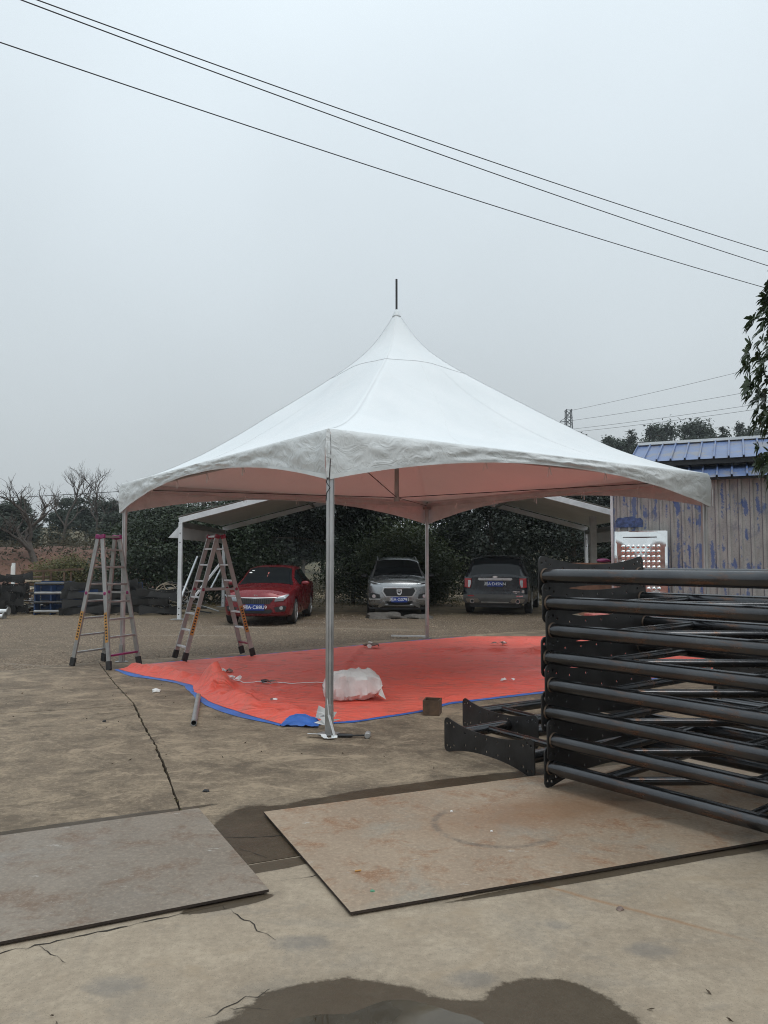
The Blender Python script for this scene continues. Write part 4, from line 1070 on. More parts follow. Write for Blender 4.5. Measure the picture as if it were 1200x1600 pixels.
    def side_glass(s, x0, x1, name='side_window', cut=(0, 0)):
        for sd in (-1, 1):
            G = []
            for x in np.linspace(x0, x1, 12):
                w, wt, zl = .955*s.w(x), s.wt(x), s.zl(x); zs = s.top_z(x, wt); row = []
                for f in np.linspace(.06, .90, 6): row.append((x, sd*(w + (wt - w)*f + .006), zl + (zs - zl)*f))
                G.append(row)
            MB().grid(G).build(name, 'glass', s.t, smooth=60)
    def side_strip(s, x0, x1, f0, f1, mat, name, off=.004):
        for sd in (-1, 1):
            G = []
            for x in np.linspace(x0, x1, 10):
                w, zb, zl = s.w(x), s.zb(x), s.zl(x); row = []
                for f in np.linspace(f0, f1, 6):
                    H = s.half(x); zq = zb + (zl - zb)*f; yy = float(np.interp(zq, [p[1] for p in H[2:10]], [p[0] for p in H[2:10]])); row.append((x, sd*(yy + off), zq))
                G.append(row)
            MB().grid(G).build(name, mat, s.t, smooth=60)
    def mirror(s, x, z, mat):
        for sd in (-1, 1):
            w = s.w(x); P = []
            for i in range(9):
                a = math.pi*i/8; P.append([(x + .05*math.sin(a)*math.cos(q)*(1.2 if math.cos(q) > 0 else .7), sd*(w + .10 - .11*math.cos(a)), z + .065*math.sin(a)**.7*math.sin(q)) for q in np.linspace(0, 2*math.pi, 13)[:-1]])
            MB().grid(P, True).build('mirror', mat, s.t, smooth=60)
    def number(s, text, z, front, w=.46, off=.04, y=0):
        x = s.cap_x(0, z, front) + (off if front else -off); sg = 1 if front else -1
        pl = MB().box((x, y, z), (.012, w, .15)).build('number_plate', 'plate_blue', s.t, smooth=0, bevel=.004)
        me = text_mesh(text, .118, 'white_ink'); me.transform(Matrix.Scale(1.03, 4, (1, 0, 0)))
        me.transform(Matrix(((0, 0, sg, 0), (sg, 0, 0, 0), (0, 1, 0, 0), (0, 0, 0, 1))) if True else Matrix())
        o = link('lettering', me, pl); o.location = (x + sg*.0065, y, z)
    def roof_rails(s, x0, x1, mat, lift=.05):
        for sd in (-1, 1):
            P = []
            for i, x in enumerate(np.linspace(x0, x1, 10)):
                k = i/9; y = .93*s.wt(x); P.append((x, sd*y, s.top_z(x, y) + lift*min(1, 6*k, 6*(1 - k)) + .004))
            MB().tube(P, .018, 8).build('roof_rail', mat, s.t)

def zcurve(pts):
    z, v = zip(*pts); f = hermite(z, v); return f
def build_cars():
    # --- red saloon, nose to the camera
    c = Car('dark red saloon car parked nose-out behind the right-hand stepladder', (-3.02, 20.75, .0), R(-90 - 2.6), 'red_paint', dict(
        name='parked_car', x=[2.06, 1.98, 1.85, 1.6, 1.2, .95, .55, .1, -.3, -.9, -1.35, -1.75, -1.95, -2.12, -2.2],
        zt=[.80, .83, .86, .91, .95, .985, 1.21, 1.41, 1.455, 1.45, 1.36, 1.16, 1.08, 1.05, 1.0], wt=[.60, .66, .70, .74, .76, .76, .66, .60, .585, .585, .58, .60, .64, .64, .6],
        w=[.70, .78, .83, .865, .872, .872, .872, .872, .872, .872, .87, .86, .84, .79, .72], zb=[.24, .22, .2, .19, .19, .19, .19, .19, .19, .19, .19, .2, .22, .25, .27],
        zl=[.74, .77, .80, .845, .885, .91, .93, .94, .945, .955, .965, .975, .975, .96, .92], bf=.13, br=.10, nose=zcurve([(.2, .05), (.32, 0), (.62, .01), (.72, .05), (.85, .14)]), tail=zcurve([(.2, .05), (.5, 0), (.9, .03), (1.05, .1)]),
        wx=(1.33, -1.27), wr=.315, wmax=.872, crown=.06, spokes=10, xs=[2.06, 2.02, 1.98, 1.92, 1.85, 1.75, 1.6, 1.4, 1.2, 1.05, .95, .85, .75, .65, .55, .4, .25, .1, -.1, -.3, -.6, -.9, -1.1, -1.25, -1.35, -1.45, -1.55, -1.65, -1.75, -1.85, -1.95, -2.02, -2.08, -2.12, -2.16, -2.2]), '')
    c.top_patch(.93, .14, .93, .93, 'glass', 'windscreen'); c.top_patch(-1.30, -1.72, .9, .88, 'glass', 'rear_window')
    c.side_glass(.55, -.28); c.side_glass(-.36, -1.2); c.side_strip(.62, -.30, .12, .97, 'red_paint', 'front_door', .005); c.side_strip(-.34, -1.1, .22, .97, 'red_paint', 'rear_door', .005)
    g = c.cap([(-.40, .66), (.40, .66), (.43, .63), (.34, .53), (.0, .505), (-.34, .53), (-.43, .63)], 'black', 'grille', off=.006)
    for k in range(15): MB().bar((c.cap_x((k - 7)*.05, .58) + .012, (k - 7)*.05, .535), (c.cap_x((k - 7)*.05, .58) + .008, (k - 7)*.05, .65), .008, .008).build('grille_bar', 'grey_trim', g, smooth=0)
    c.cap([(-.52, .69), (.52, .69), (.50, .676), (0, .662), (-.50, .676)], 'silver_trim', 'grille_trim', off=.022)
    c.mcap([(.46, .585), (.66, .60), (.80, .75), (.74, .755), (.54, .70), (.47, .655)], 'lamp_dim', 'headlight', off=.016)
    c.mcap([(.40, .33), (.70, .35), (.74, .46), (.66, .49), (.40, .43)], 'black', 'fog_recess', off=.014)
    for s in (-1, 1): MB().tube([(c.cap_x(.62, .43) + .01, s*.62, .43), (c.cap_x(.62, .43) + .03, s*.62, .43)], .045, 14).build('fog_lamp', 'lamp_glass', c.t)
    c.cap([(-.46, .40), (.46, .40), (.36, .30), (-.36, .30)], 'black', 'lower_intake', off=.010)
    c.cap([(-.72, .285), (.72, .285), (.70, .262), (-.70, .262)], 'red_paint', 'chin_trim', off=.05, th=.06)
    c.mcap([(.38, .44), (.46, .42), (.50, .31), (.44, .31)], 'red_paint', 'bumper_blade', off=.035)
    c.number('湘A·C88U9', .45, True)
    me = text_mesh('KIA', .06, 'chrome_car'); me.transform(Matrix(((0, 0, 1, 0), (1, 0, 0, 0), (0, 1, 0, 0), (0, 0, 0, 1)))); o = link('badge', me, c.t); o.location = (c.cap_x(0, .74) + .012, 0, .735)
    c.mirror(.55, .99, 'red_paint')
    # sun-visor stickers, hanging charm and a steering wheel behind the glass are shown on it
    def on_screen(x, yf, r, mat, name):
        y = yf*c.wt(x); p = Vector((x, y, c.top_z(x, y))) + Vector((.44, 0, .9)).normalized()*.010
        MB().add([tuple(p + Vector((-.9, 0, .44))*r[1]*math.sin(a) + Vector((0, 1, 0))*r[0]*math.cos(a)) for a in np.linspace(0, 2*math.pi, 13)[:-1]], [tuple(range(12))]).build(name, mat, c.t, smooth=0)
    on_screen(.42, -.78, (.05, .035), 'paper', 'inspection_sticker'); on_screen(.33, -.72, (.045, .02), 'paper', 'inspection_sticker')
    on_screen(.50, -.02, (.018, .06), 'red_print', 'hanging_charm'); on_screen(.62, -.02, (.006, .07), 'red_print', 'hanging_charm')
    # --- silver-grey compact SUV, nose to the camera
    c = Car('silver-grey compact SUV facing the camera, left of the tent\'s far leg', (.40, 24.05, .0), R(-90 + .8), 'grey_paint', dict(
        name='parked_car', x=[2.2, 2.12, 1.98, 1.7, 1.3, 1.05, .7, .3, 0, -.6, -1.2, -1.75, -2.05, -2.2, -2.26],
        zt=[.98, 1.0, 1.03, 1.07, 1.11, 1.14, 1.40, 1.62, 1.675, 1.70, 1.69, 1.63, 1.45, 1.12, 1.05], wt=[.66, .72, .76, .79, .80, .79, .71, .655, .645, .64, .635, .625, .62, .65, .64],
        w=[.76, .84, .88, .91, .918, .918, .918, .918, .918, .918, .915, .90, .88, .85, .80], zb=[.30, .27, .25, .24, .24, .24, .24, .24, .24, .24, .24, .25, .27, .3, .32],
        zl=[.90, .93, .96, 1.0, 1.03, 1.05, 1.07, 1.08, 1.08, 1.09, 1.10, 1.10, 1.09, 1.06, 1.0], bf=.13, br=.08, nose=zcurve([(.25, .08), (.45, 0), (.80, .02), (.92, .06), (1.0, .12)]), tail=zcurve([(.25, .06), (.6, 0), (1.05, .04)]),
        wx=(1.38, -1.37), wr=.345, wmax=.918, crown=.07, spokes=10), '')
    c.top_patch(1.03, .33, .94, .93, 'glass', 'windscreen'); c.side_glass(.62, -.3); c.side_glass(-.38, -1.5)
    g = c.cap([(-.40, .80), (.40, .80), (.46, .72), (.38, .585), (.30, .57), (-.30, .57), (-.38, .585), (-.46, .72)], 'black', 'grille', off=.014)
    c.cap([(-.46, .82), (.46, .82), (.44, .795), (-.44, .795)], 'chrome_car', 'grille_trim', off=.024)
    c.mcap([(.41, .82), (.47, .80), (.50, .71), (.40, .56), (.36, .565), (.455, .715)], 'silver_trim', 'grille_trim', off=.024)
    c.cap([(-.40, .568), (.40, .568), (.37, .545), (-.37, .545)], 'silver_trim', 'grille_trim', off=.024)
    # horse-head shield badge
    bd = c.cap([(-.075, .765), (.075, .765), (.07, .66), (.035, .61), (0, .598), (-.035, .61), (-.07, .66)], 'chrome_car', 'badge', off=.028)
    c.cap([(-.05, .735), (.05, .735), (.045, .67), (.0, .63), (-.045, .67)], 'black', 'badge_field', off=.032, parent=bd)
    x_ = c.cap_x(0, .69) + .034; MB().tube([(x_, -.03, .645), (x_, .02, .66), (x_, .035, .69), (x_, .01, .715), (x_, -.025, .71), (x_, -.005, .69)], .008, 6).build('badge_head', 'chrome_car', bd)
    c.mcap([(.50, .90), (.80, .965), (.83, .99), (.78, 1.0), (.56, .945)], 'lamp_glass', 'running_light', off=.016)
    c.mcap([(.53, .50), (.80, .52), (.84, .64), (.76, .67), (.56, .62)], 'black', 'headlight_recess', off=.012)
    for s in (-1, 1): MB().tube([(c.cap_x(.72, .57) + .0, s*.72, .57), (c.cap_x(.72, .57) + .03, s*.72, .57)], .052, 14).build('headlight', 'lamp_glass', c.t)
    c.mcap([(.50, .50), (.56, .47), (.84, .47), (.86, .52), (.83, .50), (.58, .50)], 'silver_trim', 'lamp_trim', off=.026)
    c.cap([(-.38, .43), (.38, .43), (.30, .33), (-.30, .33)], 'black', 'lower_intake', off=.014)
    c.cap([(-.46, .325), (.46, .325), (.42, .29), (-.42, .29)], 'silver_trim', 'skid_trim', off=.035, th=.05)
    c.mcap([(.40, .43), (.46, .45), (.60, .28), (.58, .24), (.50, .27), (.40, .33)], 'silver_trim', 'skid_trim', off=.03, th=.05)
    c.cap([(-.88, .255), (.88, .255), (.8, .19), (-.8, .19)], 'black', 'underguard', off=-.01, th=.05)
    c.number('湘A·G0791', .475, True, w=.46)
    c.top_patch(1.72, 1.12, .34, .5, 'grey_paint', 'bonnet_bulge', .018); c.roof_rails(.15, -1.6, 'silver_trim'); c.mirror(.72, 1.12, 'black')
    # --- dark seven-seat SUV, tail to the camera
    c = Car('blue-black large SUV seen from behind, right of the tent\'s far leg', (3.89, 24.75, .0), R(75), 'dark_paint', dict(
        name='parked_car', x=[2.50, 2.42, 2.25, 1.9, 1.5, 1.1, .7, .35, 0, -.8, -1.6, -2.10, -2.26, -2.40, -2.46],
        zt=[1.03, 1.07, 1.11, 1.15, 1.19, 1.22, 1.47, 1.65, 1.72, 1.755, 1.735, 1.68, 1.52, 1.16, 1.10], wt=[.74, .80, .85, .88, .88, .86, .78, .74, .725, .72, .715, .71, .73, .79, .80],
        w=[.84, .92, .97, .995, 1.0, 1.0, 1.0, 1.0, 1.0, 1.0, 1.0, .985, .97, .945, .92], zb=[.32, .29, .27, .26, .26, .26, .26, .26, .26, .26, .26, .30, .33, .36, .37],
        zl=[.95, .98, 1.02, 1.06, 1.09, 1.10, 1.11, 1.12, 1.12, 1.13, 1.14, 1.14, 1.13, 1.11, 1.06], bf=.12, br=.07, nose=zcurve([(.25, .08), (.5, 0), (1.05, .1)]), tail=zcurve([(.3, .03), (.5, .0), (.62, .05), (1.1, .06)]),
        wx=(1.52, -1.50), wr=.385, wmax=1.0, crown=.07, spokes=10), '')
    c.top_patch(1.08, .40, .93, .93, 'glass', 'windscreen'); c.top_patch(-2.385, -2.16, .94, .92, 'glass', 'rear_window'); c.side_glass(.6, -.25); c.side_glass(-.33, -1.2); c.side_glass(-1.28, -2.0)
    c.top_patch(-2.06, -2.14, .97, .99, 'dark_paint', 'spoiler', .03)
    MB().bar((-2.33, -.14, 1.25), (-2.32, .22, 1.27), .012, .012).build('rear_wiper', 'black', c.t)
    c.cap([(-.48, 1.075), (.48, 1.075), (.50, 1.03), (.46, 1.005), (-.46, 1.005), (-.50, 1.03)], 'silver_trim', 'tailgate_bar', front=False, off=.05, th=.06)
    c.mcap([(.70, 1.06), (.90, 1.07), (.905, .80), (.74, .78), (.70, .92)], 'red_lens', 'tail_light', front=False, off=.03)
    c.mcap([(.715, 1.0), (.80, 1.01), (.80, .81), (.755, .80), (.715, .9)], 'lamp_glass', 'reversing_light', front=False, off=.036)
    c.cap([(-.94, .60), (.94, .60), (.93, .40), (.86, .33), (-.86, .33), (-.93, .40)], 'grey_trim', 'bumper', front=False, off=.06, th=.1)
    c.mcap([(.44, .40), (.50, .475), (.84, .475), (.86, .44), (.80, .36), (.5, .36)], 'rust_trim', 'exhaust_surround', front=False, off=.075, th=.04)
    for s in (-1, 1): MB().revolve([(.062, 0), (.062, -.06), (.05, -.06), (.045, 0)], 'x', (c.cap_x(.66, .40, False) - .06, s*.66, .40), 18).build('exhaust_tip', 'chrome_car', c.t)
    for s in (-1, 1): MB().tube([(c.cap_x(.66, .40, False) - .072, s*.66, .40), (c.cap_x(.66, .4, False) - .085, s*.66, .40)], .048, 14).build('exhaust_mouth', 'black', c.t)
    c.cap([(-.40, .385), (.40, .385), (.39, .36), (-.39, .36)], 'silver_trim', 'diffuser_trim', front=False, off=.078, th=.04)
    c.mcap([(.62, .565), (.80, .565), (.80, .54), (.62, .54)], 'red_lens', 'reflector', front=False, off=.066)
    c.cap([(-.8, .34), (.8, .34), (.7, .22), (-.7, .22)], 'black', 'underguard', front=False, off=.0, th=.06)
    c.number('湘A·D45NN', .90, False, off=.055)
    x_ = c.cap_x(0, 1.10, False) - .03; MB().revolve([(0, -.008), (.045, -.008), (.05, 0)], 'x', (0, 0, 0), 16)
    bo = MB().revolve([(0.0001, -.01), (.04, -.01), (.048, .004)], 'x', (0, 0, 0), 18).build('badge', 'chrome_car', c.t); bo.location = (x_ + .005, 0, 1.105); bo.scale = (1, 1.7, .8)
    for k in range(6): MB().box((c.cap_x(.6, .66, False) - .012, -.52 - k*.034, .675), (.006, .022, .03)).build('badge_letter', 'chrome_car', c.t, smooth=0)
    for k in range(4): MB().box((c.cap_x(.6, .66, False) - .012, -.53 - k*.03, .628), (.006, .02, .018)).build('badge_letter', 'chrome_car', c.t, smooth=0)
    MB().box((c.cap_x(.8, .68, False) - .012, -.80, .68), (.006, .075, .075)).build('sticker', 'silver_trim', c.t, smooth=0)
    c.roof_rails(.2, -1.85, 'black'); c.mirror(.75, 1.16, 'black')
    c.side_strip(1.0, -1.0, .0, .16, 'grey_trim', 'sill_trim', .012)
M['rust_trim'] = plain('muddy_bronze_trim', (.20, .165, .135), .5, .4, var=.2)
build_cars()

# ------------------------------------------------------------------ trees and shrubs
def crown_points(rng, blobs, n, rcl, hollow=.45):
    """leaf centres gathered in clumps through ellipsoid lobes; blobs = [(cx, cy, cz, rx, ry, rz, weight)]"""
    wsum = sum(b[6] for b in blobs); C, O = [], []
    for (cx, cy, cz, rx, ry, rz, w) in blobs:
        m = int(n*w/wsum); k = max(8, int(m/70))
        d = rng.normal(size=(k, 3)); d /= np.linalg.norm(d, axis=1)[:, None]; rad = rng.uniform(hollow, 1.06, (k, 1))**.6
        cc = d*rad*np.array([rx, ry, rz])*rng.uniform(.86, 1.1, (k, 1)); sz = rcl*rng.uniform(.5, 1.5, (k, 1))
        idx = rng.integers(0, k, m); off = rng.normal(size=(m, 3))*sz[idx]*np.array([1, 1, .7]); off = np.clip(off, -1.7*sz[idx], 1.7*sz[idx])
        p = cc[idx] + off; C.append(p + np.array([cx, cy, cz])); O.append(d[idx]*.7 + off/np.maximum(np.linalg.norm(off, axis=1)[:, None], 1e-6)*.6 + np.array([0, 0, .35]))
    return np.concatenate(C), np.concatenate(O)
def trunk_mb(rng, h, r, spread, nb, lean=(0, 0), twigs=True):
    mb = MB(); P = [Vector((lean[0]*(k/7)**1.4 + rng.normal(0, .02*h*.2), lean[1]*(k/7)**1.4 + rng.normal(0, .02*h*.2), h*k/7 - (.08 if k == 0 else 0))) for k in range(8)]
    mb.tube(P, [r*(1.25 if k == 0 else 1 - .09*k) for k in range(8)], 8)
    for _ in range(nb):
        k = int(rng.integers(2, 8)); a = rng.uniform(0, 6.28); L = spread*rng.uniform(.5, 1.); q = P[k]; Q = [q]; d = Vector((math.cos(a), math.sin(a), rng.uniform(.3, 1.1))).normalized()
        for j in range(4):
            d = (d + Vector(rng.normal(0, .18, 3))).normalized(); Q.append(Q[-1] + d*L/4)
        mb.tube(Q, [r*.42*(1 - .22*j) for j in range(5)], 5)
    return mb
def tree(name, label, cat, loc, blobs, n, leaf, aspect, mat, seed, h, r, spread, nb, rcl=.28, group=None, lean=(0, 0), bark='bark'):
    rng = np.random.default_rng(seed); t = thing(name, label, cat, loc, 0, group)
    trunk_mb(rng, h, r, spread, nb, lean).build('trunk', bark, t, smooth=60)
    C, O = crown_points(rng, blobs, n, rcl); keep = C[:, 2] > .03
    leaf_object('crown', C[keep], leaf, aspect, mat, seed + 1, t, O[keep]); return t
def bare_tree(name, label, cat, loc, h, r, seed, lean=(0, 0), depth=5, group=None, spread=.5, mat='twig'):
    rng = np.random.default_rng(seed); t = thing(name, label, cat, loc, 0, group); trunk = MB(); twigs = MB()
    def grow(p, d, L, rad, lev):
        Q = [p]; n = 4 if lev < 3 else 3
        for j in range(n):
            d = (d + Vector(rng.normal(0, .16 if lev else .10, 3)) + Vector((0, 0, .05))).normalized(); Q.append(Q[-1] + d*L/n)
        tgt = trunk if lev < 2 else twigs
        tgt.tube(Q, [max(rad*(1 - .42*j/n), .004) for j in range(n + 1)], 7 if lev < 2 else (4 if lev < 4 else 3), cap=False)
        if lev >= depth: return
        for k in range(3 if lev else 4):
            a = rng.uniform(0, 6.28); side = Vector((math.cos(a), math.sin(a), rng.uniform(-.1, .5))).normalized(); q = Q[int(rng.integers(max(1, n - 2), n + 1))]
            grow(q, (d*(1 - spread*.55) + side*spread).normalized(), L*rng.uniform(.55, .82), rad*.55, lev + 1)
    grow(Vector((0, 0, -.1)), Vector((lean[0], lean[1], 1)).normalized(), h*.36, r, 0)
    trunk.build('trunk', mat, t, smooth=60); twigs.build('crown', mat, t, smooth=0); return t

def build_vegetation():
    # evergreens and hedge behind the parked cars
    tree('evergreen_bush', 'dense dark evergreen bush behind the marquee\'s left post', 'bush', (-8.1, 28.2, 0), [(0, 0, 2.0, 2.2, 1.6, 1.9, 3), (1.5, .3, 1.7, 1.9, 1.4, 1.9, 2), (-1.0, -.3, 1.1, 1.5, 1.3, 1.2, 1.2), (.6, .5, 3.0, 1.5, 1.2, 1.1, 1)], 36000, .12, .5, 'leaf_dark', 11, 2.6, .12, 1.6, 8)
    tree('evergreen_bush', 'dark evergreen bush to the left of the red saloon\'s bonnet', 'bush', (-5.25, 29.2, 0), [(0, 0, 1.7, 1.25, 1.2, 1.8, 2), (.1, 0, 3.2, 1.1, 1.0, 1.2, 1)], 15000, .12, .5, 'leaf_dark', 12, 2.6, .1, 1.2, 6)
    tree('evergreen_tree', 'blackish broad evergreen tree behind the red saloon', 'tree', (-2.1, 29.4, 0), [(0, 0, 4.2, 2.5, 2.0, 1.7, 3), (-1.3, 0, 3.3, 1.3, 1.2, 1.0, 1.2), (1.2, -.2, 3.6, 1.5, 1.3, 1.2, 1.2), (.4, .2, 5.4, 1.6, 1.5, 1.0, 1)], 30000, .15, .42, 'leaf_black', 13, 3.8, .17, 2.4, 12)
    tree('evergreen_bush', 'dark leafy bush between the red saloon and the grey SUV', 'bush', (-1.15, 28.6, 0), [(0, 0, 1.3, 1.15, 1.0, 1.35, 1), (.6, .4, 1.9, .9, .9, 1.0, .7)], 13000, .11, .5, 'leaf_dark', 14, 1.8, .07, 1.0, 5)
    tree('round_shrub', 'rounded mid-green shrub right behind the grey SUV', 'shrub', (.75, 27.4, 0), [(-.3, 0, 1.35, 1.3, .9, 1.3, 1.4), (.9, .1, 1.2, 1.0, .8, 1.15, 1), (0, 0, 2.1, 1.0, .8, .75, .8)], 21000, .11, .5, 'leaf_mid', 15, 1.6, .07, 1.0, 6)
    tree('evergreen_tree', 'tall dark evergreen above the grey SUV', 'tree', (.9, 31.0, 0), [(0, 0, 3.2, 2.5, 1.8, 2.8, 3), (1.2, 0, 4.6, 1.8, 1.5, 1.5, 1), (-1.3, 0, 4.3, 1.5, 1.4, 1.4, 1)], 36000, .13, .5, 'leaf_dark', 16, 4.2, .15, 2.2, 10)
    tree('evergreen_tree', 'blackish evergreen directly behind the blue-black SUV', 'tree', (4.3, 30.4, 0), [(0, 0, 2.8, 2.3, 1.7, 2.7, 3), (.6, 0, 4.6, 1.8, 1.5, 1.4, 1)], 32000, .13, .5, 'leaf_black', 17, 4.0, .14, 2.0, 9)
    tree('evergreen_tree', 'blackish evergreen beside the marquee\'s right rear post', 'tree', (7.6, 30.6, 0), [(0, 0, 2.7, 2.4, 1.7, 2.6, 3), (.4, 0, 4.4, 1.7, 1.5, 1.3, 1)], 30000, .13, .5, 'leaf_black', 18, 4.0, .14, 2.0, 9)
    tree('evergreen_tree', 'dark evergreen just behind the shed\'s left end', 'tree', (11.2, 31.2, 0), [(0, 0, 2.7, 2.4, 1.7, 2.6, 3)], 16000, .15, .5, 'leaf_black', 19, 3.6, .14, 2.0, 7)
    tree('olive_bush', 'yellowish olive bush in front of the red earth bank', 'bush', (-12.6, 29.6, .0), [(0, 0, .9, 1.15, .8, .75, 2), (.6, .1, 1.1, .7, .6, .5, 1)], 12000, .085, .5, 'leaf_olive', 20, .8, .05, .8, 6, .2)
    tree('dry_bush', 'low brown dry scrub between the olive bush and the dark bush', 'bush', (-10.7, 29.4, 0), [(0, 0, .55, .75, .6, .55, 1)], 5000, .07, .4, 'leaf_dry', 21, .6, .03, .6, 6, .15)
    tree('dry_bush', 'straw-brown scrub behind the red saloon\'s windscreen', 'bush', (-4.3, 27.6, 0), [(0, 0, .55, .7, .5, .55, 1), (.5, .2, .8, .5, .4, .5, .5)], 5500, .07, .35, 'leaf_dry', 22, .6, .03, .6, 6, .15)
    # bare trees
    bare_tree('bare_tree', 'dark leaning bare tree at the far left on the earth bank', 'tree', (-15.1, 33.5, 1.1), 5.6, .16, 31, lean=(-.42, 0), spread=.62)
    bare_tree('bare_tree', 'bare pale-twigged tree rising over the wood, left of the tent', 'tree', (-16.6, 44, 2.6), 4.6, .09, 34, spread=.5)
    bare_tree('bare_tree', 'bare tree whose top twigs show above the tent roof\'s left slope', 'tree', (-8.1, 37, 0), 8.3, .15, 33, spread=.5)
    bare_tree('bare_tree', 'small bare tree leaning behind the marquee, above the red saloon', 'tree', (-5.1, 31.5, 0), 4.8, .09, 36, lean=(.35, 0), spread=.6)
    bare_tree('bare_tree', 'thin bare tree right of the leaning one, over the wood', 'tree', (-19.0, 45, 2.7), 5.2, .10, 38, spread=.5)
    bare_tree('bare_tree', 'bare tree just left of the tent\'s left corner', 'tree', (-14.3, 43, 2.3), 4.6, .09, 39, spread=.55)
    # the misty wood: a few kinds of tree, each copy one tree
    protos = []
    for k, (mat, hh) in enumerate((('leaf_far', 6.2), ('leaf_far', 5.2), ('leaf_far', 5.6))):
        rng = np.random.default_rng(50 + k); bl = []
        for j in range(9):
            a = rng.uniform(0, 6.28); rr = rng.uniform(.3, 1.5); z = hh*rng.uniform(.35, .93); q = (1.15 - z/hh)*1.3
            bl.append((rr*q*math.cos(a), rr*q*math.sin(a), z, rng.uniform(.6, 1.1), rng.uniform(.6, 1.1), rng.uniform(.5, .9), 1))
        t = tree('wood_tree', '', 'tree', (0, 0, 0), bl, 7500, .24, .5, mat, 60 + k, hh*.8, .13, 1.6, 8, .3, bark='pale_trunk'); protos.append(t)
    for k, hh in enumerate((6.0, 5.4)):      # ragged conifers: flat whorls, thinner towards the tip
        rng = np.random.default_rng(150 + k); bl = []; z = 1.2
        while z < hh:
            rr = 1.55*(1 - z/hh)**.8 + .12
            for j in range(3):
                a = rng.uniform(0, 6.28); q = rr*rng.uniform(.35, .8); bl.append((q*math.cos(a), q*math.sin(a), z + rng.uniform(-.1, .1), rr*rng.uniform(.35, .6), rr*rng.uniform(.35, .6), .17, rr + .1))
            z += rng.uniform(.28, .5)
        t = tree('wood_tree', '', 'tree', (0, 0, 0), bl, 5200, .22, .35, 'leaf_conifer', 160 + k, hh*.97, .11, .7, 10, .13, bark='bark'); protos.append(t)
    rng = np.random.default_rng(77); used = [False]*5; spots = []
    for k in range(25): spots.append((-29 + k*1.0 + rng.uniform(-.5, .5), 44 + rng.uniform(-3, 9), rng.uniform(.55, .88), 0))
    for k in range(14): spots.append((-50 + k*3.4 + rng.uniform(-1, 1), 60 + rng.uniform(-3, 6), rng.uniform(.72, .95), 0))
    for k in range(42): spots.append((20 + k*.85 + rng.uniform(-.6, .6), 82 + rng.uniform(-4, 8), rng.uniform(1.05, 1.5), 1))
    for k in range(8): spots.append((-6 + k*3 + rng.uniform(-1, 1), 52 + rng.uniform(-3, 6), rng.uniform(.6, .85), 0))
    for i, (x, y, s, hill) in enumerate(spots):
        k = int(rng.integers(3, 5)) if (hill and rng.random() < .55) or rng.random() < .18 else int(rng.integers(0, 3)); o = protos[k] if not used[k] else copy_tree(protos[k]); used[k] = True
        if not hill and x < -5: s = (1.58 + y*rng.uniform(.060, .088) - ground_z(x, y))/(6.3, 5.4, 5.8, 6.2, 5.6)[k]
        o.location = (x, y, ground_z(x, y) - .1); o.rotation_euler.z = rng.uniform(0, 6.28); o.scale = (s*1.1 if hill else s*1.35, s*1.1 if hill else s*1.35, s)
        if hill: tag(o, 'one of the dark trees on the hilltop behind the shed roof', 'tree', 'hilltop trees behind the shed')
        else: tag(o, 'one of the hazy trees of the wood behind the yard', 'tree', 'trees of the hazy wood')
    # scrubby undergrowth and dry grass on the verge
    rng = np.random.default_rng(90); n = 16000; x = rng.uniform(-26, 13, n); y = rng.uniform(24.5, 33, n) + 0*x; keep = ~((x > -6) & (x < 7) & (y < 26.3) & (rng.random(n) < .93))
    x, y = x[keep], y[keep]; z = np.array([ground_z(a, b) for a, b in zip(x, y)]) + np.abs(rng.normal(0, .05, len(x)))
    tag(leaf_object('dry_grass', np.stack([x, y, z], 1), .16, .12, 'grass', 91), 'dry straw-coloured grass along the verge behind the cars', 'grass', kind='stuff')
    n = 26000; x = rng.uniform(-30, 12, n); y = rng.uniform(33, 44, n); z = np.array([ground_z(a, b) for a, b in zip(x, y)]) + np.abs(rng.normal(0, .55, n))*(.4 + .6*np.array([max(0, fbm(a*.35, b*.35, 1, 2)) for a, b in zip(x, y)])*2.2)
    tag(leaf_object('undergrowth', np.stack([x, y, z], 1), .16, .4, 'leaf_dry2', 92), 'tangled brown-green undergrowth on the bank below the wood', 'undergrowth', kind='stuff')
    # broad-leaved evergreen whose branches reach in at the right edge
    rng = np.random.default_rng(101); t = thing('broadleaf_tree', 'glossy broad-leaved tree reaching into the picture at the right edge', 'tree', (6.47, 9.3, 0))
    tb = trunk_mb(rng, 5.2, .10, 1.7, 22); tb.build('trunk', 'bark', t, smooth=60)
    V = []; F = []; cl = []
    rz_ = hermite([2.3, 2.68, 3.42, 4.28, 5.14, 6.0, 6.5], [1.1, 1.62, 1.84, 1.74, 1.56, 1.1, .3])
    while len(cl) < 1500:
        z = rng.uniform(2.35, 6.45); a = rng.uniform(0, 6.28); rr = rz_(z)*rng.uniform(.45, 1.0)**.45*(1 + .10*fbm(math.cos(a)*1.7, math.sin(a)*1.7, z*1.5, 3))
        d = np.array([math.cos(a), math.sin(a), (z - 4.2)*.35]); d /= np.linalg.norm(d); cl.append((np.array([rr*math.cos(a), rr*math.sin(a), z]), d))
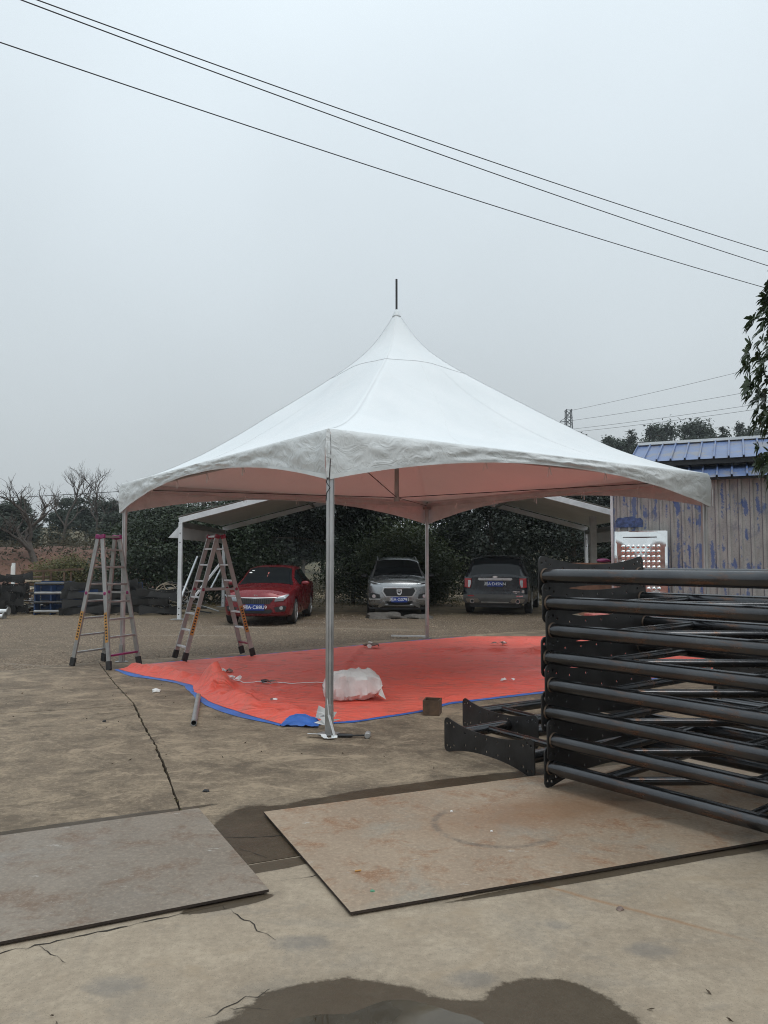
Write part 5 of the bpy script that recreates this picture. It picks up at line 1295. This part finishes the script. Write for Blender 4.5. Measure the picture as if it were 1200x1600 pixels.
    for (p, d) in cl:
        m = int(rng.integers(8, 13)); ax = d + np.array([0, 0, .5]) + rng.normal(0, .25, 3); ax /= np.linalg.norm(ax); u = np.cross(ax, [.3, .5, .8]); u /= np.linalg.norm(u); w = np.cross(ax, u)
        for j in range(m):
            a = j*2.4 + rng.uniform(-.3, .3); out_ = u*math.cos(a) + w*math.sin(a); L = rng.uniform(.12, .20); wd = L*.15; dr = ax*rng.uniform(.15, .7) + out_; dr /= np.linalg.norm(dr)
            sd = np.cross(dr, ax); sd /= np.linalg.norm(sd); up = np.cross(sd, dr); k = len(V); droop = np.array([0, 0, -1])
            P = [p, p + dr*L*.4 + sd*wd + up*.012, p + dr*L*.4, p + dr*L*.4 - sd*wd + up*.012, p + dr*L*.75 + sd*wd*.8 + droop*.012 + up*.008, p + dr*L*.75 + droop*.014, p + dr*L*.75 - sd*wd*.8 + droop*.012 + up*.008, p + dr*L + droop*.04]
            V += [tuple(q) for q in P]; F += [(k, k + 2, k + 1), (k, k + 3, k + 2), (k + 1, k + 2, k + 5, k + 4), (k + 2, k + 3, k + 6, k + 5), (k + 4, k + 5, k + 7), (k + 5, k + 6, k + 7)]
    me = bpy.data.meshes.new('crown'); me.from_pydata(V, [], F); me.materials.append(M['leaf_big']); me.polygons.foreach_set('use_smooth', [True]*len(me.polygons)); link('crown', me, t)
M['leaf_conifer'] = mat_leaf('conifer_needles', (.022, .034, .024), (.050, .066, .046), .7)
M['leaf_dry2'] = mat_leaf('brown_green_undergrowth', (.045, .045, .026), (.10, .085, .05), .8)
build_vegetation()

# ------------------------------------------------------------------ scrap and frames at the left edge of the yard
def rack(label, loc, rz, w, h, d, n, panel, group):
    t = thing('frame_stack', label, 'steel frames', loc, rz, group)
    if panel: MB().box((0, d, h/2 + .05), (w, .03, h)).build('back_panel', panel, t, smooth=0)
    for k in range(n):
        z = .10 + (h - .12)*k/max(1, n - 1); MB().tube([(-w/2, 0, z), (w/2 - .03, 0, z)], .042, 10).build('pipe', 'steel' if panel and k % 2 else 'alu_dull', t)
        MB().tube([(-w/2, d*.8, z), (w/2, d*.8, z)], .04, 8).build('pipe', 'steel_dull', t)
    for x in (-w/2, .0, w/2): MB().box((x, d*.4, h/2), (.04, d*.8, h)).build('upright', 'steel_dull' if not panel else 'blue_panel', t, smooth=0)
    return t
def plate_pile(label, loc, rz, n, seed, W=1.0, group='bone-shaped plate piles'):
    t = thing('plate_pile', label, 'steel plates', loc, rz, group); r = random.Random(seed)
    me = plate_mesh(W); me.materials.clear(); me.materials.append(M['steel_dull'])
    for k in range(n):
        o = link('end_plate', me, t); o.rotation_euler = (R(r.uniform(-7, 7)), R(r.uniform(-9, 9)), R(90 + r.uniform(-16, 16))); o.location = (r.uniform(-.22, .22), .09*(k % 3), .14 + r.uniform(.19, .25)*(k//3))
    return t
def build_scrap():
    rack('blue-backed rack of stacked pipe frames by the left scrap heap', (-9.75, 22.4, 0), R(4), .92, .92, .5, 4, 'blue_panel', 'racks of frames at the left')
    plate_pile('pile of black bone-shaped plates right of the blue-backed rack', (-8.75, 22.2, 0), R(3), 12, 3)
    plate_pile('pile of black bone-shaped plates behind the left stepladder', (-7.75, 22.5, 0), R(-4), 12, 4)
    plate_pile('low pile of black plates left of the marquee\'s front post', (-6.75, 22.3, 0), R(6), 9, 5)
    plate_pile('tall pile of black plates at the far left edge', (-11.45, 21.6, 0), R(8), 15, 6)
    plate_pile('second tall pile of black plates behind the silver pipes', (-10.95, 22.3, 0), R(-10), 15, 7, .7)
    t = thing('blue_frame', 'long dark blue sheet-sided frame behind the black plates', 'steel frame', (-8.4, 23.1, 0), R(2))
    MB().box((0, 0, .52), (2.2, .04, .8)).build('side_sheet', 'blue_panel', t, smooth=0)
    for z in (.18, .5, .86): MB().tube([(-1.1, -.06, z), (1.1, -.06, z)], .03, 8).build('rail', 'steel_dull', t)
    for x in (-1.05, 0, 1.05): MB().box((x, .05, .46), (.06, .06, .92)).build('post', 'steel_dull', t, smooth=0)
    # flanged galvanised pipes lying in front
    for k, (z, x, lb) in enumerate(((.07, 0, 'lower flanged silver pipe on the gravel at the left edge'), (.20, .05, 'upper flanged silver pipe lying at the left edge'))):
        p = thing('flanged_pipe', lb, 'pipe', (-10.35 + x, 20.9 + .12*k, z), R(180), 'flanged silver pipes')
        MB().tube([(0, 0, 0), (1.4, 0, 0)], .055, 16).build('tube', 'whitepaint', p); MB().tube([(-.012, 0, 0), (.012, 0, 0)], .115, 20).build('flange', 'alu_dull', p)
    # rusty open frame table
    t = thing('rusty_frame', 'rusty open table frame with boards behind the blue-backed rack', 'frame', (-11.0, 25.2, 0), R(5))
    for x in (-.75, -.1, .55):
        for y in (-.35, .35): MB().box((x, y, .6), (.06, .06, 1.2)).build('leg', 'rust', t, smooth=0)
    for y in (-.35, .35): MB().bar((-.8, y, 1.22), (.95, y, 1.30), .07, .07).build('top_rail', 'rust', t, smooth=0)
    for k in range(5): MB().box((-.45, .0, .60 + .11*k), (.62, .66, .05)).build('board', ('rust', 'pale_wood')[k % 2], t, smooth=0)
    # scrap heaps: every loose length is its own piece
    def heap(label, c, n, seed, sx, sy, h, mats, rr=(.012, .035), lmax=1.3):
        t = thing('scrap_heap', label, 'scrap', (c[0], c[1], 0)); r = random.Random(seed)
        for k in range(n):
            a = r.uniform(0, 6.28); L = r.uniform(.3, lmax)/2; z = abs(r.gauss(0, .35))*h + .05; x, y = r.uniform(-sx, sx), r.uniform(-sy, sy); tl = r.uniform(-.3, .3)*(1 - z/h*.3); dz = L*math.sin(tl)
            z = max(z, abs(dz) + .03); p, q = (x - L*math.cos(a), y - L*math.sin(a), z - dz), (x + L*math.cos(a), y + L*math.sin(a), z + dz); rad = r.uniform(*rr)
            (MB().tube([p, q], rad, 7) if r.random() < .55 else MB().bar(p, q, rad*2.6, rad*.8)).build('scrap_piece', r.choice(mats), t, smooth=30)
        return t
    heap('heap of mixed scrap lengths between the plate piles and the blue-backed rack', (-10.75, 23.3), 70, 5, .8, .5, .9, ['alu_dull', 'rust', 'pale_wood', 'steel_dull', 'alu_white', 'alu_dull'])
    t = heap('heap of black bars and cable beside the marquee\'s left post', (-6.35, 23.3), 34, 9, .75, .45, .95, ['steel_dull', 'steel_dull', 'rust', 'steel_dull', 'alu_dull'], (.015, .04), 1.7)
    r = random.Random(12)
    for k in range(16):
        P = []; cx, cz, ra, ph = r.uniform(-.5, .5), r.uniform(.3, .7), r.uniform(.2, .5), r.uniform(0, 6)
        for i in range(14): P.append((cx + ra*math.cos(ph + i*.3), r.uniform(-.03, .03) - .4, max(.03, cz + ra*.8*math.sin(ph + i*.3))))
        MB().tube(P, r.uniform(.008, .016), 6).build('cable_loop', r.choice(['black', 'steel_dull', 'pale_wood', 'alu_dull']), t)
    for k in range(3):
        P = [(-.5 + .25*k + .1*math.cos(a), -.45, .5 + .12*k + .05*math.sin(a)) for a in np.linspace(0, 2*math.pi, 12)[:-1]]
        MB().add(P, [tuple(range(len(P)))]).build('pale_offcut', 'pale_wood', t, smooth=0)
    w = thing('sign_post', 'short white marker post at the far left in front of the bank', 'post', (-13.1, 27.0, 0)); MB().box((0, 0, .75), (.10, .08, 1.5)).build('post', 'whitepaint', w, smooth=0); MB().box((.0, -.045, 1.2), (.14, .012, .4)).build('board', 'paper', w, smooth=0)
build_scrap()

# ------------------------------------------------------------------ small things on the ground
def blob(name, c, r, mat, parent, seed, amp=.25, flat=None, n=14):
    P = []
    for i in range(n + 1):
        a = math.pi*i/n; row = []
        for j in range(2*n):
            q = 2*math.pi*j/(2*n); d = Vector((math.sin(a)*math.cos(q), math.sin(a)*math.sin(q), -math.cos(a))); k = 1 + amp*fbm(d.x*1.6 + seed, d.y*1.6, d.z*1.6, 4)
            z = d.z*k*r[2]; row.append((d.x*k*r[0], d.y*k*r[1], max(z, -r[2]*(flat if flat else 1))))
        P.append(row)
    mb = MB().grid(P, True); mb.v = [(x + c[0], y + c[1], z + c[2]) for x, y, z in mb.v]
    return mb.build(name, mat, parent, smooth=60)
def build_small():
    # stuffed woven sack
    t = thing('woven_sack', 'stuffed white woven sack lying on the red tarp behind the near leg', 'sack', (-.36, 8.72, .03), R(4))
    P = []
    nu, nv = 26, 20
    for i in range(nu + 1):
        u = i/nu*2 - 1; row = []
        prof = (1 - abs(u)**3.2)**.6 if abs(u) < 1 else 0
        for j in range(nv):
            q = 2*math.pi*j/nv; cy, cz = math.cos(q), math.sin(q)
            hw = .20*(.55 + .45*prof); hz = .155*prof + .008
            x = u*.33 + .02*fbm(u*3, cy*2, cz*2, 3); y = hw*math.copysign(abs(cy)**.6, cy); z = hz*math.copysign(abs(cz)**.62, cz)*(1 - .12*u)
            k = 1 + .12*fbm(u*2.2 + 3, cy*1.3, cz*1.3, 3) + .20*abs(fbm(u*3.6, cy*2.6, cz*2.6, 3)); z = z*k + .145 + .02*u
            row.append((x, y*k, max(.0, z)))
        P.append(row)
    s = MB().grid(P, True).build('sack', 'sack', t, smooth=24)
    MB().add([(.29, -.15, .06), (.37, -.19, .015), (.36, -.05, .04), (.33, .06, .12), (.31, .02, .2), (.30, -.1, .18)], [(0, 1, 2), (0, 2, 3), (0, 3, 4), (0, 4, 5)]).build('open_flap', 'sack', t, smooth=0)
    # crumpled white wrapping at the foot of the leg
    t = thing('plastic_wrapping', 'crumpled white plastic wrapping at the foot of the near tent leg', 'wrapping', (-.50, 7.32, .02))
    r = random.Random(4)
    for k in range(9):
        x, y = r.uniform(-.16, .12), r.uniform(-.06, .16); P = [(x + r.uniform(-.09, .09), y + r.uniform(-.08, .08), abs(r.gauss(.06, .05))) for _ in range(4)]
        MB().add(P, [(0, 1, 2), (1, 3, 2)]).build('crumple', 'paper', t, smooth=0)
    MB().add([(-.13, .12, .17), (-.03, .12, .12), (-.05, .1, .03), (-.16, .12, .05)], [(0, 1, 2, 3)]).build('film', 'film', t, smooth=0)
    # bent white flat bar against the leg
    t = thing('bent_bar', 'bent white metal strip leaning against the near tent leg', 'metal strip', (-.46, 6.93, .0), 0)
    P = [(-.05, .015, .34), (-.045, .01, .30), (-.035, -.0, .2), (.02, -.05, .03), (.02, -.06, .012), (-.05, -.08, .012), (-.07, -.06, .022), (-.08, -.04, .035), (-.09, -.02, .035), (-.22, -.0, .035)]
    for a, b in zip(P[:-1], P[1:]): MB().bar(a, b, .052, .004, up=(0, .2, 1)).build('strip', 'whitepaint', t, smooth=0)
    # hammer
    t = thing('hammer', 'hammer with black rubber grip lying on the concrete beside the near leg', 'hammer', (-.42, 6.93, .0), R(-3))
    MB().tube([(0, 0, .02), (.02, 0, .021), (.12, 0, .019), (.14, 0, .019)], [.013, .018, .017, .013], 10).build('grip', 'black', t)
    MB().tube([(.13, 0, .02), (.27, 0, .024)], .008, 8).build('shaft', 'steel_dull', t); MB().tube([(.275, -.045, .028), (.275, -.04, .028), (.275, .04, .028), (.275, .045, .028)], [.022, .027, .027, .022], 14).build('head', 'alu_dull', t)
    # box-section offcut
    t = thing('box_section', 'rusty brown box-section steel offcut at the tarp\'s near edge', 'steel offcut', (.50, 7.98, .0), R(-12))
    w, h, L, th = .17, .15, .20, .012
    for s_ in (-1, 1): MB().box((s_*(w/2 - th/2), 0, h/2 + .002), (th, L, h)).build('side_wall', 'rust', t, smooth=0)
    for y in (-1, 1): MB().box((0, y*(L/2 - th/2), h/2 + .002), (w - 2*th - .002, th, h - .001)).build('end_wall', 'rust', t, smooth=0)
    # steel tube poking out from under the tarp
    t = thing('steel_tube', 'grey steel tube sticking out from under the tarp\'s left fold', 'tube', (-1.82, 7.40, .03)); mb = MB()
    mb.revolve([(.024, 0), (.029, 0), (.029, 1.5), (.024, 1.5), (.024, 0)], 'y', (0, 0, 0), 16); o = mb.build('tube_wall', 'alu_dull', t); o.rotation_euler.z = R(12)
    # litter on the tarp
    def scrap(name, label, cat, x, y, mats, n, size, seed, zoff=.0):
        t = thing(name, label, cat, (x, y, tarp_z(x, y) + zoff if zoff >= 0 else 0)); r = random.Random(seed)
        for k in range(n):
            cx, cy = r.uniform(-size, size), r.uniform(-size*.6, size*.6); s_ = size*r.uniform(.4, .8)
            P = [(cx + s_*math.cos(a)*r.uniform(.6, 1.1), cy + s_*.7*math.sin(a)*r.uniform(.6, 1.1), r.uniform(.004, size*.5)) for a in np.linspace(0, 6.28, 7)[:-1]]
            MB().add(P + [(cx, cy, size*.55)], [(i, (i + 1) % 6, 6) for i in range(6)]).build('fold', mats[k % len(mats)], t, smooth=0)
        return t
    scrap('work_glove', 'white work glove on the red tarp near its left fold', 'glove', -2.18, 10.75, ['paper', 'grime'], 4, .10, 1)
    scrap('plastic_strip', 'twist of white plastic strip on the tarp left of the sack', 'plastic strip', -1.95, 9.95, ['paper'], 5, .09, 2)
    scrap('work_glove', 'dark grimy glove left of the sack on the tarp', 'glove', -1.42, 9.75, ['grime', 'black'], 3, .10, 3)
    scrap('rag', 'dirty grey rag beside the tarp\'s raised crease near its far edge', 'rag', -.22, 13.7, ['grime', 'grime', 'paper'], 4, .14, 5)
    scrap('work_glove', 'white and grey glove near the tarp\'s far edge, below the blue-black SUV', 'glove', 2.15, 14.2, ['paper', 'grime'], 5, .13, 6)
    scrap('paper_scrap', 'small white paper scrap on the tarp below the far glove', 'paper', 2.15, 13.1, ['paper'], 2, .06, 7)
    scrap('paper_cup', 'crushed white cup on the tarp near the stack of frames', 'cup', 1.60, 9.95, ['paper'], 3, .07, 8)
    scrap('paper_scrap', 'grey wrapper on the tarp\'s crumpled near corner', 'wrapper', -1.22, 8.45, ['grime', 'paper'], 2, .06, 9)
    scrap('paper_scrap', 'white scrap on the gravel at the tarp\'s far edge', 'paper', -.28, 14.75, ['paper'], 2, .06, 10, -1)
    # the wavy tape running to the sack
    pts = [(-2.0, 10.0), (-1.8, 9.8), (-1.6, 9.85), (-1.3, 9.72), (-1.0, 9.8), (-.7, 9.72), (-.45, 9.7)]
    P = []
    for i in range(60):
        u = i/59*(len(pts) - 1); k = min(int(u), len(pts) - 2); f = u - k; x = pts[k][0]*(1 - f) + pts[k + 1][0]*f; y = pts[k][1]*(1 - f) + pts[k + 1][1]*f + .02*math.sin(i*.9); P.append((x, y, tarp_z(x, y) + .008))
    tag(MB().grid([[(x, y - .012, z) for x, y, z in P], [(x, y + .012, z + .004) for x, y, z in P]]).build('white_tape', 'paper', smooth=0), 'thin white tape trailing across the tarp towards the sack', 'tape')
    # litter on the concrete
    def pebble(name, label, cat, x, y, size, mat, seed, z=0.): 
        o = blob(name, (0, 0, 0), (size, size*.7, size*.55), mat, None, seed, .5, .5, 7); o.location = (x, y, z + size*.26); tag(o, label, cat); return o
    pebble('paper_ball', 'crumpled white paper ball on the concrete left of the tarp', 'paper', -2.75, 9.30, .05, 'paper', 1)
    pebble('black_lump', 'small black lump on the concrete between joint and near leg', 'lump', -1.22, 5.33, .022, 'black', 2)
    pebble('stone', 'tiny dark stone on the concrete beside the curved joint', 'stone', -2.75, 7.6, .02, 'steel_dull', 3)
    pebble('plastic_scrap', 'small green plastic scrap on the tan plate\'s near corner', 'plastic', -.055, 3.70, .010, 'green', 4, .022)
    pebble('white_pebble', 'white pebble on the tan plate below the near leg', 'pebble', .42, 4.85, .008, 'paper', 5, .022)
    o = tag(MB().tube([(-.016, 0, 0), (.016, .004, 0)], .004, 8).build('cigarette_butt', 'orange_sticker'), 'tan cigarette butt on the left part of the tan plate', 'cigarette butt'); o.location = (-.13, 3.93, .0265); o.rotation_euler.z = .2
    pebble('plastic_scrap', 'green-grey plastic scrap on the concrete right of the tan plate edge', 'plastic', 1.07, 3.56, .018, 'grime', 6)
    pebble('white_pebble', 'pale chip on the tan plate near its middle', 'chip', .62, 4.5, .007, 'paper', 7, .022)
    rng = np.random.default_rng(5); n = 240; y = rng.uniform(2.6, 10, n); x = rng.uniform(-.55, .5, n)*y; ok = ~((x > -2.8) & (x < 3.2) & (y > 2.9) & (y < 5.9)) ; x, y = x[ok], y[ok]
    tag(leaf_object('leaf_litter', np.stack([x, y, np.full(len(x), .006)], 1), .026, .35, 'litter', 6), 'tiny dry leaf and twig litter scattered on the concrete', 'litter', kind='stuff')
    # aluminium offcut lying by the far leg
    tag(MB().bar((.15, 15.9, .03), (.85, 15.75, .03), .05, .03).build('aluminium_offcut', 'whitepaint', smooth=0), 'white aluminium offcut on the gravel beside the far tent leg', 'offcut')
    # mounds of grey rubble in front of the grey SUV
    for k, (x, y, rx, h, lb) in enumerate(((.05, 21.2, .55, .16, 'low grey rubble mound in front of the grey SUV\'s left half'), (.95, 21.3, .40, .10, 'smaller grey rubble mound in front of the grey SUV\'s right half'))):
        o = blob('rubble_mound', (0, 0, 0), (rx, .4, h), 'rubble', None, 20 + k, .35, .1, 12); o.location = (x, y, 0); tag(o, lb, 'rubble')
M['film'] = plain('thin_plastic_film', (.62, .60, .58), .35, var=.1)
M['litter'] = plain('dry_litter', (.07, .05, .032), .9, var=.4)
M['rubble'] = plain('grey_rubble', (.12, .108, .095), .95, var=.4, scale=12, bump=.8)
build_small()

# ------------------------------------------------------------------ overhead wires and pylon
def sag_line(a, b, sag, n=40):
    a, b = Vector(a), Vector(b); return [a.lerp(b, i/n) - Vector((0, 0, sag*4*(i/n)*(1 - i/n))) for i in range(n + 1)]
def build_wires():
    # three service cables crossing above the tent
    for (a, b, lb) in WIRES: tag(MB().tube(sag_line(a, b, .22), .0068, 6, False).build('overhead_cable', 'wire'), lb, 'cable', 'service cables above the tent')
    t = thing('pylon', 'far lattice pylon showing above the tent roof\'s right slope', 'pylon', (36.7, 150, 0)); H = 31.6
    def q(z): return .66 + (H - z)*.06 if z < 26 else .66
    for sx in (-1, 1):
        for sy in (-1, 1): MB().bar((sx*q(0), sy*q(0), 0), (sx*.66, sy*.66, 26), .16, .16).build('leg', 'pylon', t, smooth=0); MB().bar((sx*.66, sy*.66, 26), (sx*.5, sy*.5, H), .16, .16).build('leg', 'pylon', t, smooth=0)
    zs = list(np.linspace(2, 26, 9)) + [27.3, 28.6, 29.9, 31.4]
    for z0, z1 in zip(zs[:-1], zs[1:]):
        for sy in (-1, 1):
            for s in (-1, 1): MB().bar((s*q(z0), sy*q(z0), z0), (-s*q(z1)*.95, sy*q(z1), z1), .10, .10).build('brace', 'pylon', t, smooth=0)
        MB().bar((-q(z1), -q(z1), z1), (q(z1), -q(z1), z1), .10, .10).build('girt', 'pylon', t, smooth=0)
    for (z, L) in ((29.2, -1.7), (26.6, 2.6), (24.2, -2.6)):
        arm = MB().bar((0, 0, z), (L, 0, z - .1), .14, .14).build('crossarm', 'pylon', t, smooth=0); MB().bar((0, 0, z + 1.1), (L, 0, z), .10, .10).build('arm_stay', 'pylon', arm, smooth=0)
        MB().tube([(L, 0, z - .1), (L, 0, z - 1.3)], .09, 6).build('insulator', 'pylon', arm)
    for k, (za, zb) in enumerate(((31.3, 32.1), (29.3, 27.6), (27.6, 25.2), (27.0, 24.3))):
        xb, yb = 70.4, 95
        tag(MB().tube(sag_line((36.7, 150, za), (xb, yb, zb), .5), .028, 5, False).build('power_line', 'wire'), ['topmost', 'second from top', 'third from top', 'lowest'][k] + ' faint power line running right from the pylon', 'power line', 'power lines from the pylon')
    tag(MB().tube(sag_line((-28, 53.8, 5.95), (0, 39.3, 6.05), .05), .02, 5, False).build('power_line', 'wire'), 'thin dark cable low in the sky left of the tent', 'cable')
WIRES = []
def wire_points():
    # height 7 m lines; each runs on past the picture on both sides
    def ext(a, b, k): a, b = Vector(a), Vector(b); d = b - a; return a - d*k, b + d*k
    for (a, b, lb) in ((W0a, W0b, 'uppermost of the three black cables crossing the sky'), (W1a, W1b, 'middle black cable crossing the sky'), (W2a, W2b, 'lowest black cable crossing the sky')):
        p, q = ext(a, b, .35); WIRES.append((p, q, lb))

W0a, W0b = (-3.564, 7.502, 7.49), (7.182, 13.905, 7.49)
W1a, W1b = (-3.6, 7.242, 7.29), (7.264, 14.081, 7.29)
W2a, W2b = (-4.028, 7.659, 7.15), (7.469, 14.75, 7.13)
wire_points(); build_wires()

# ------------------------------------------------------------------ the misty air
def build_haze():
    o = MB().box((0, 470, 20.3), (1900, 1120, 43)).build('haze', 'black', smooth=0); o.data.materials.clear()
    m = bpy.data.materials.new('mist'); m.use_nodes = True; n = m.node_tree.nodes; n.clear()
    ou = n.new('ShaderNodeOutputMaterial'); v = n.new('ShaderNodeVolumePrincipled'); v.inputs['Color'].default_value = (.86, .91, .95, 1); v.inputs['Density'].default_value = .0007; v.inputs['Anisotropy'].default_value = .1
    m.node_tree.links.new(v.outputs[0], ou.inputs['Volume']); o.data.materials.append(m); tag(o, kind='stuff')
build_haze()
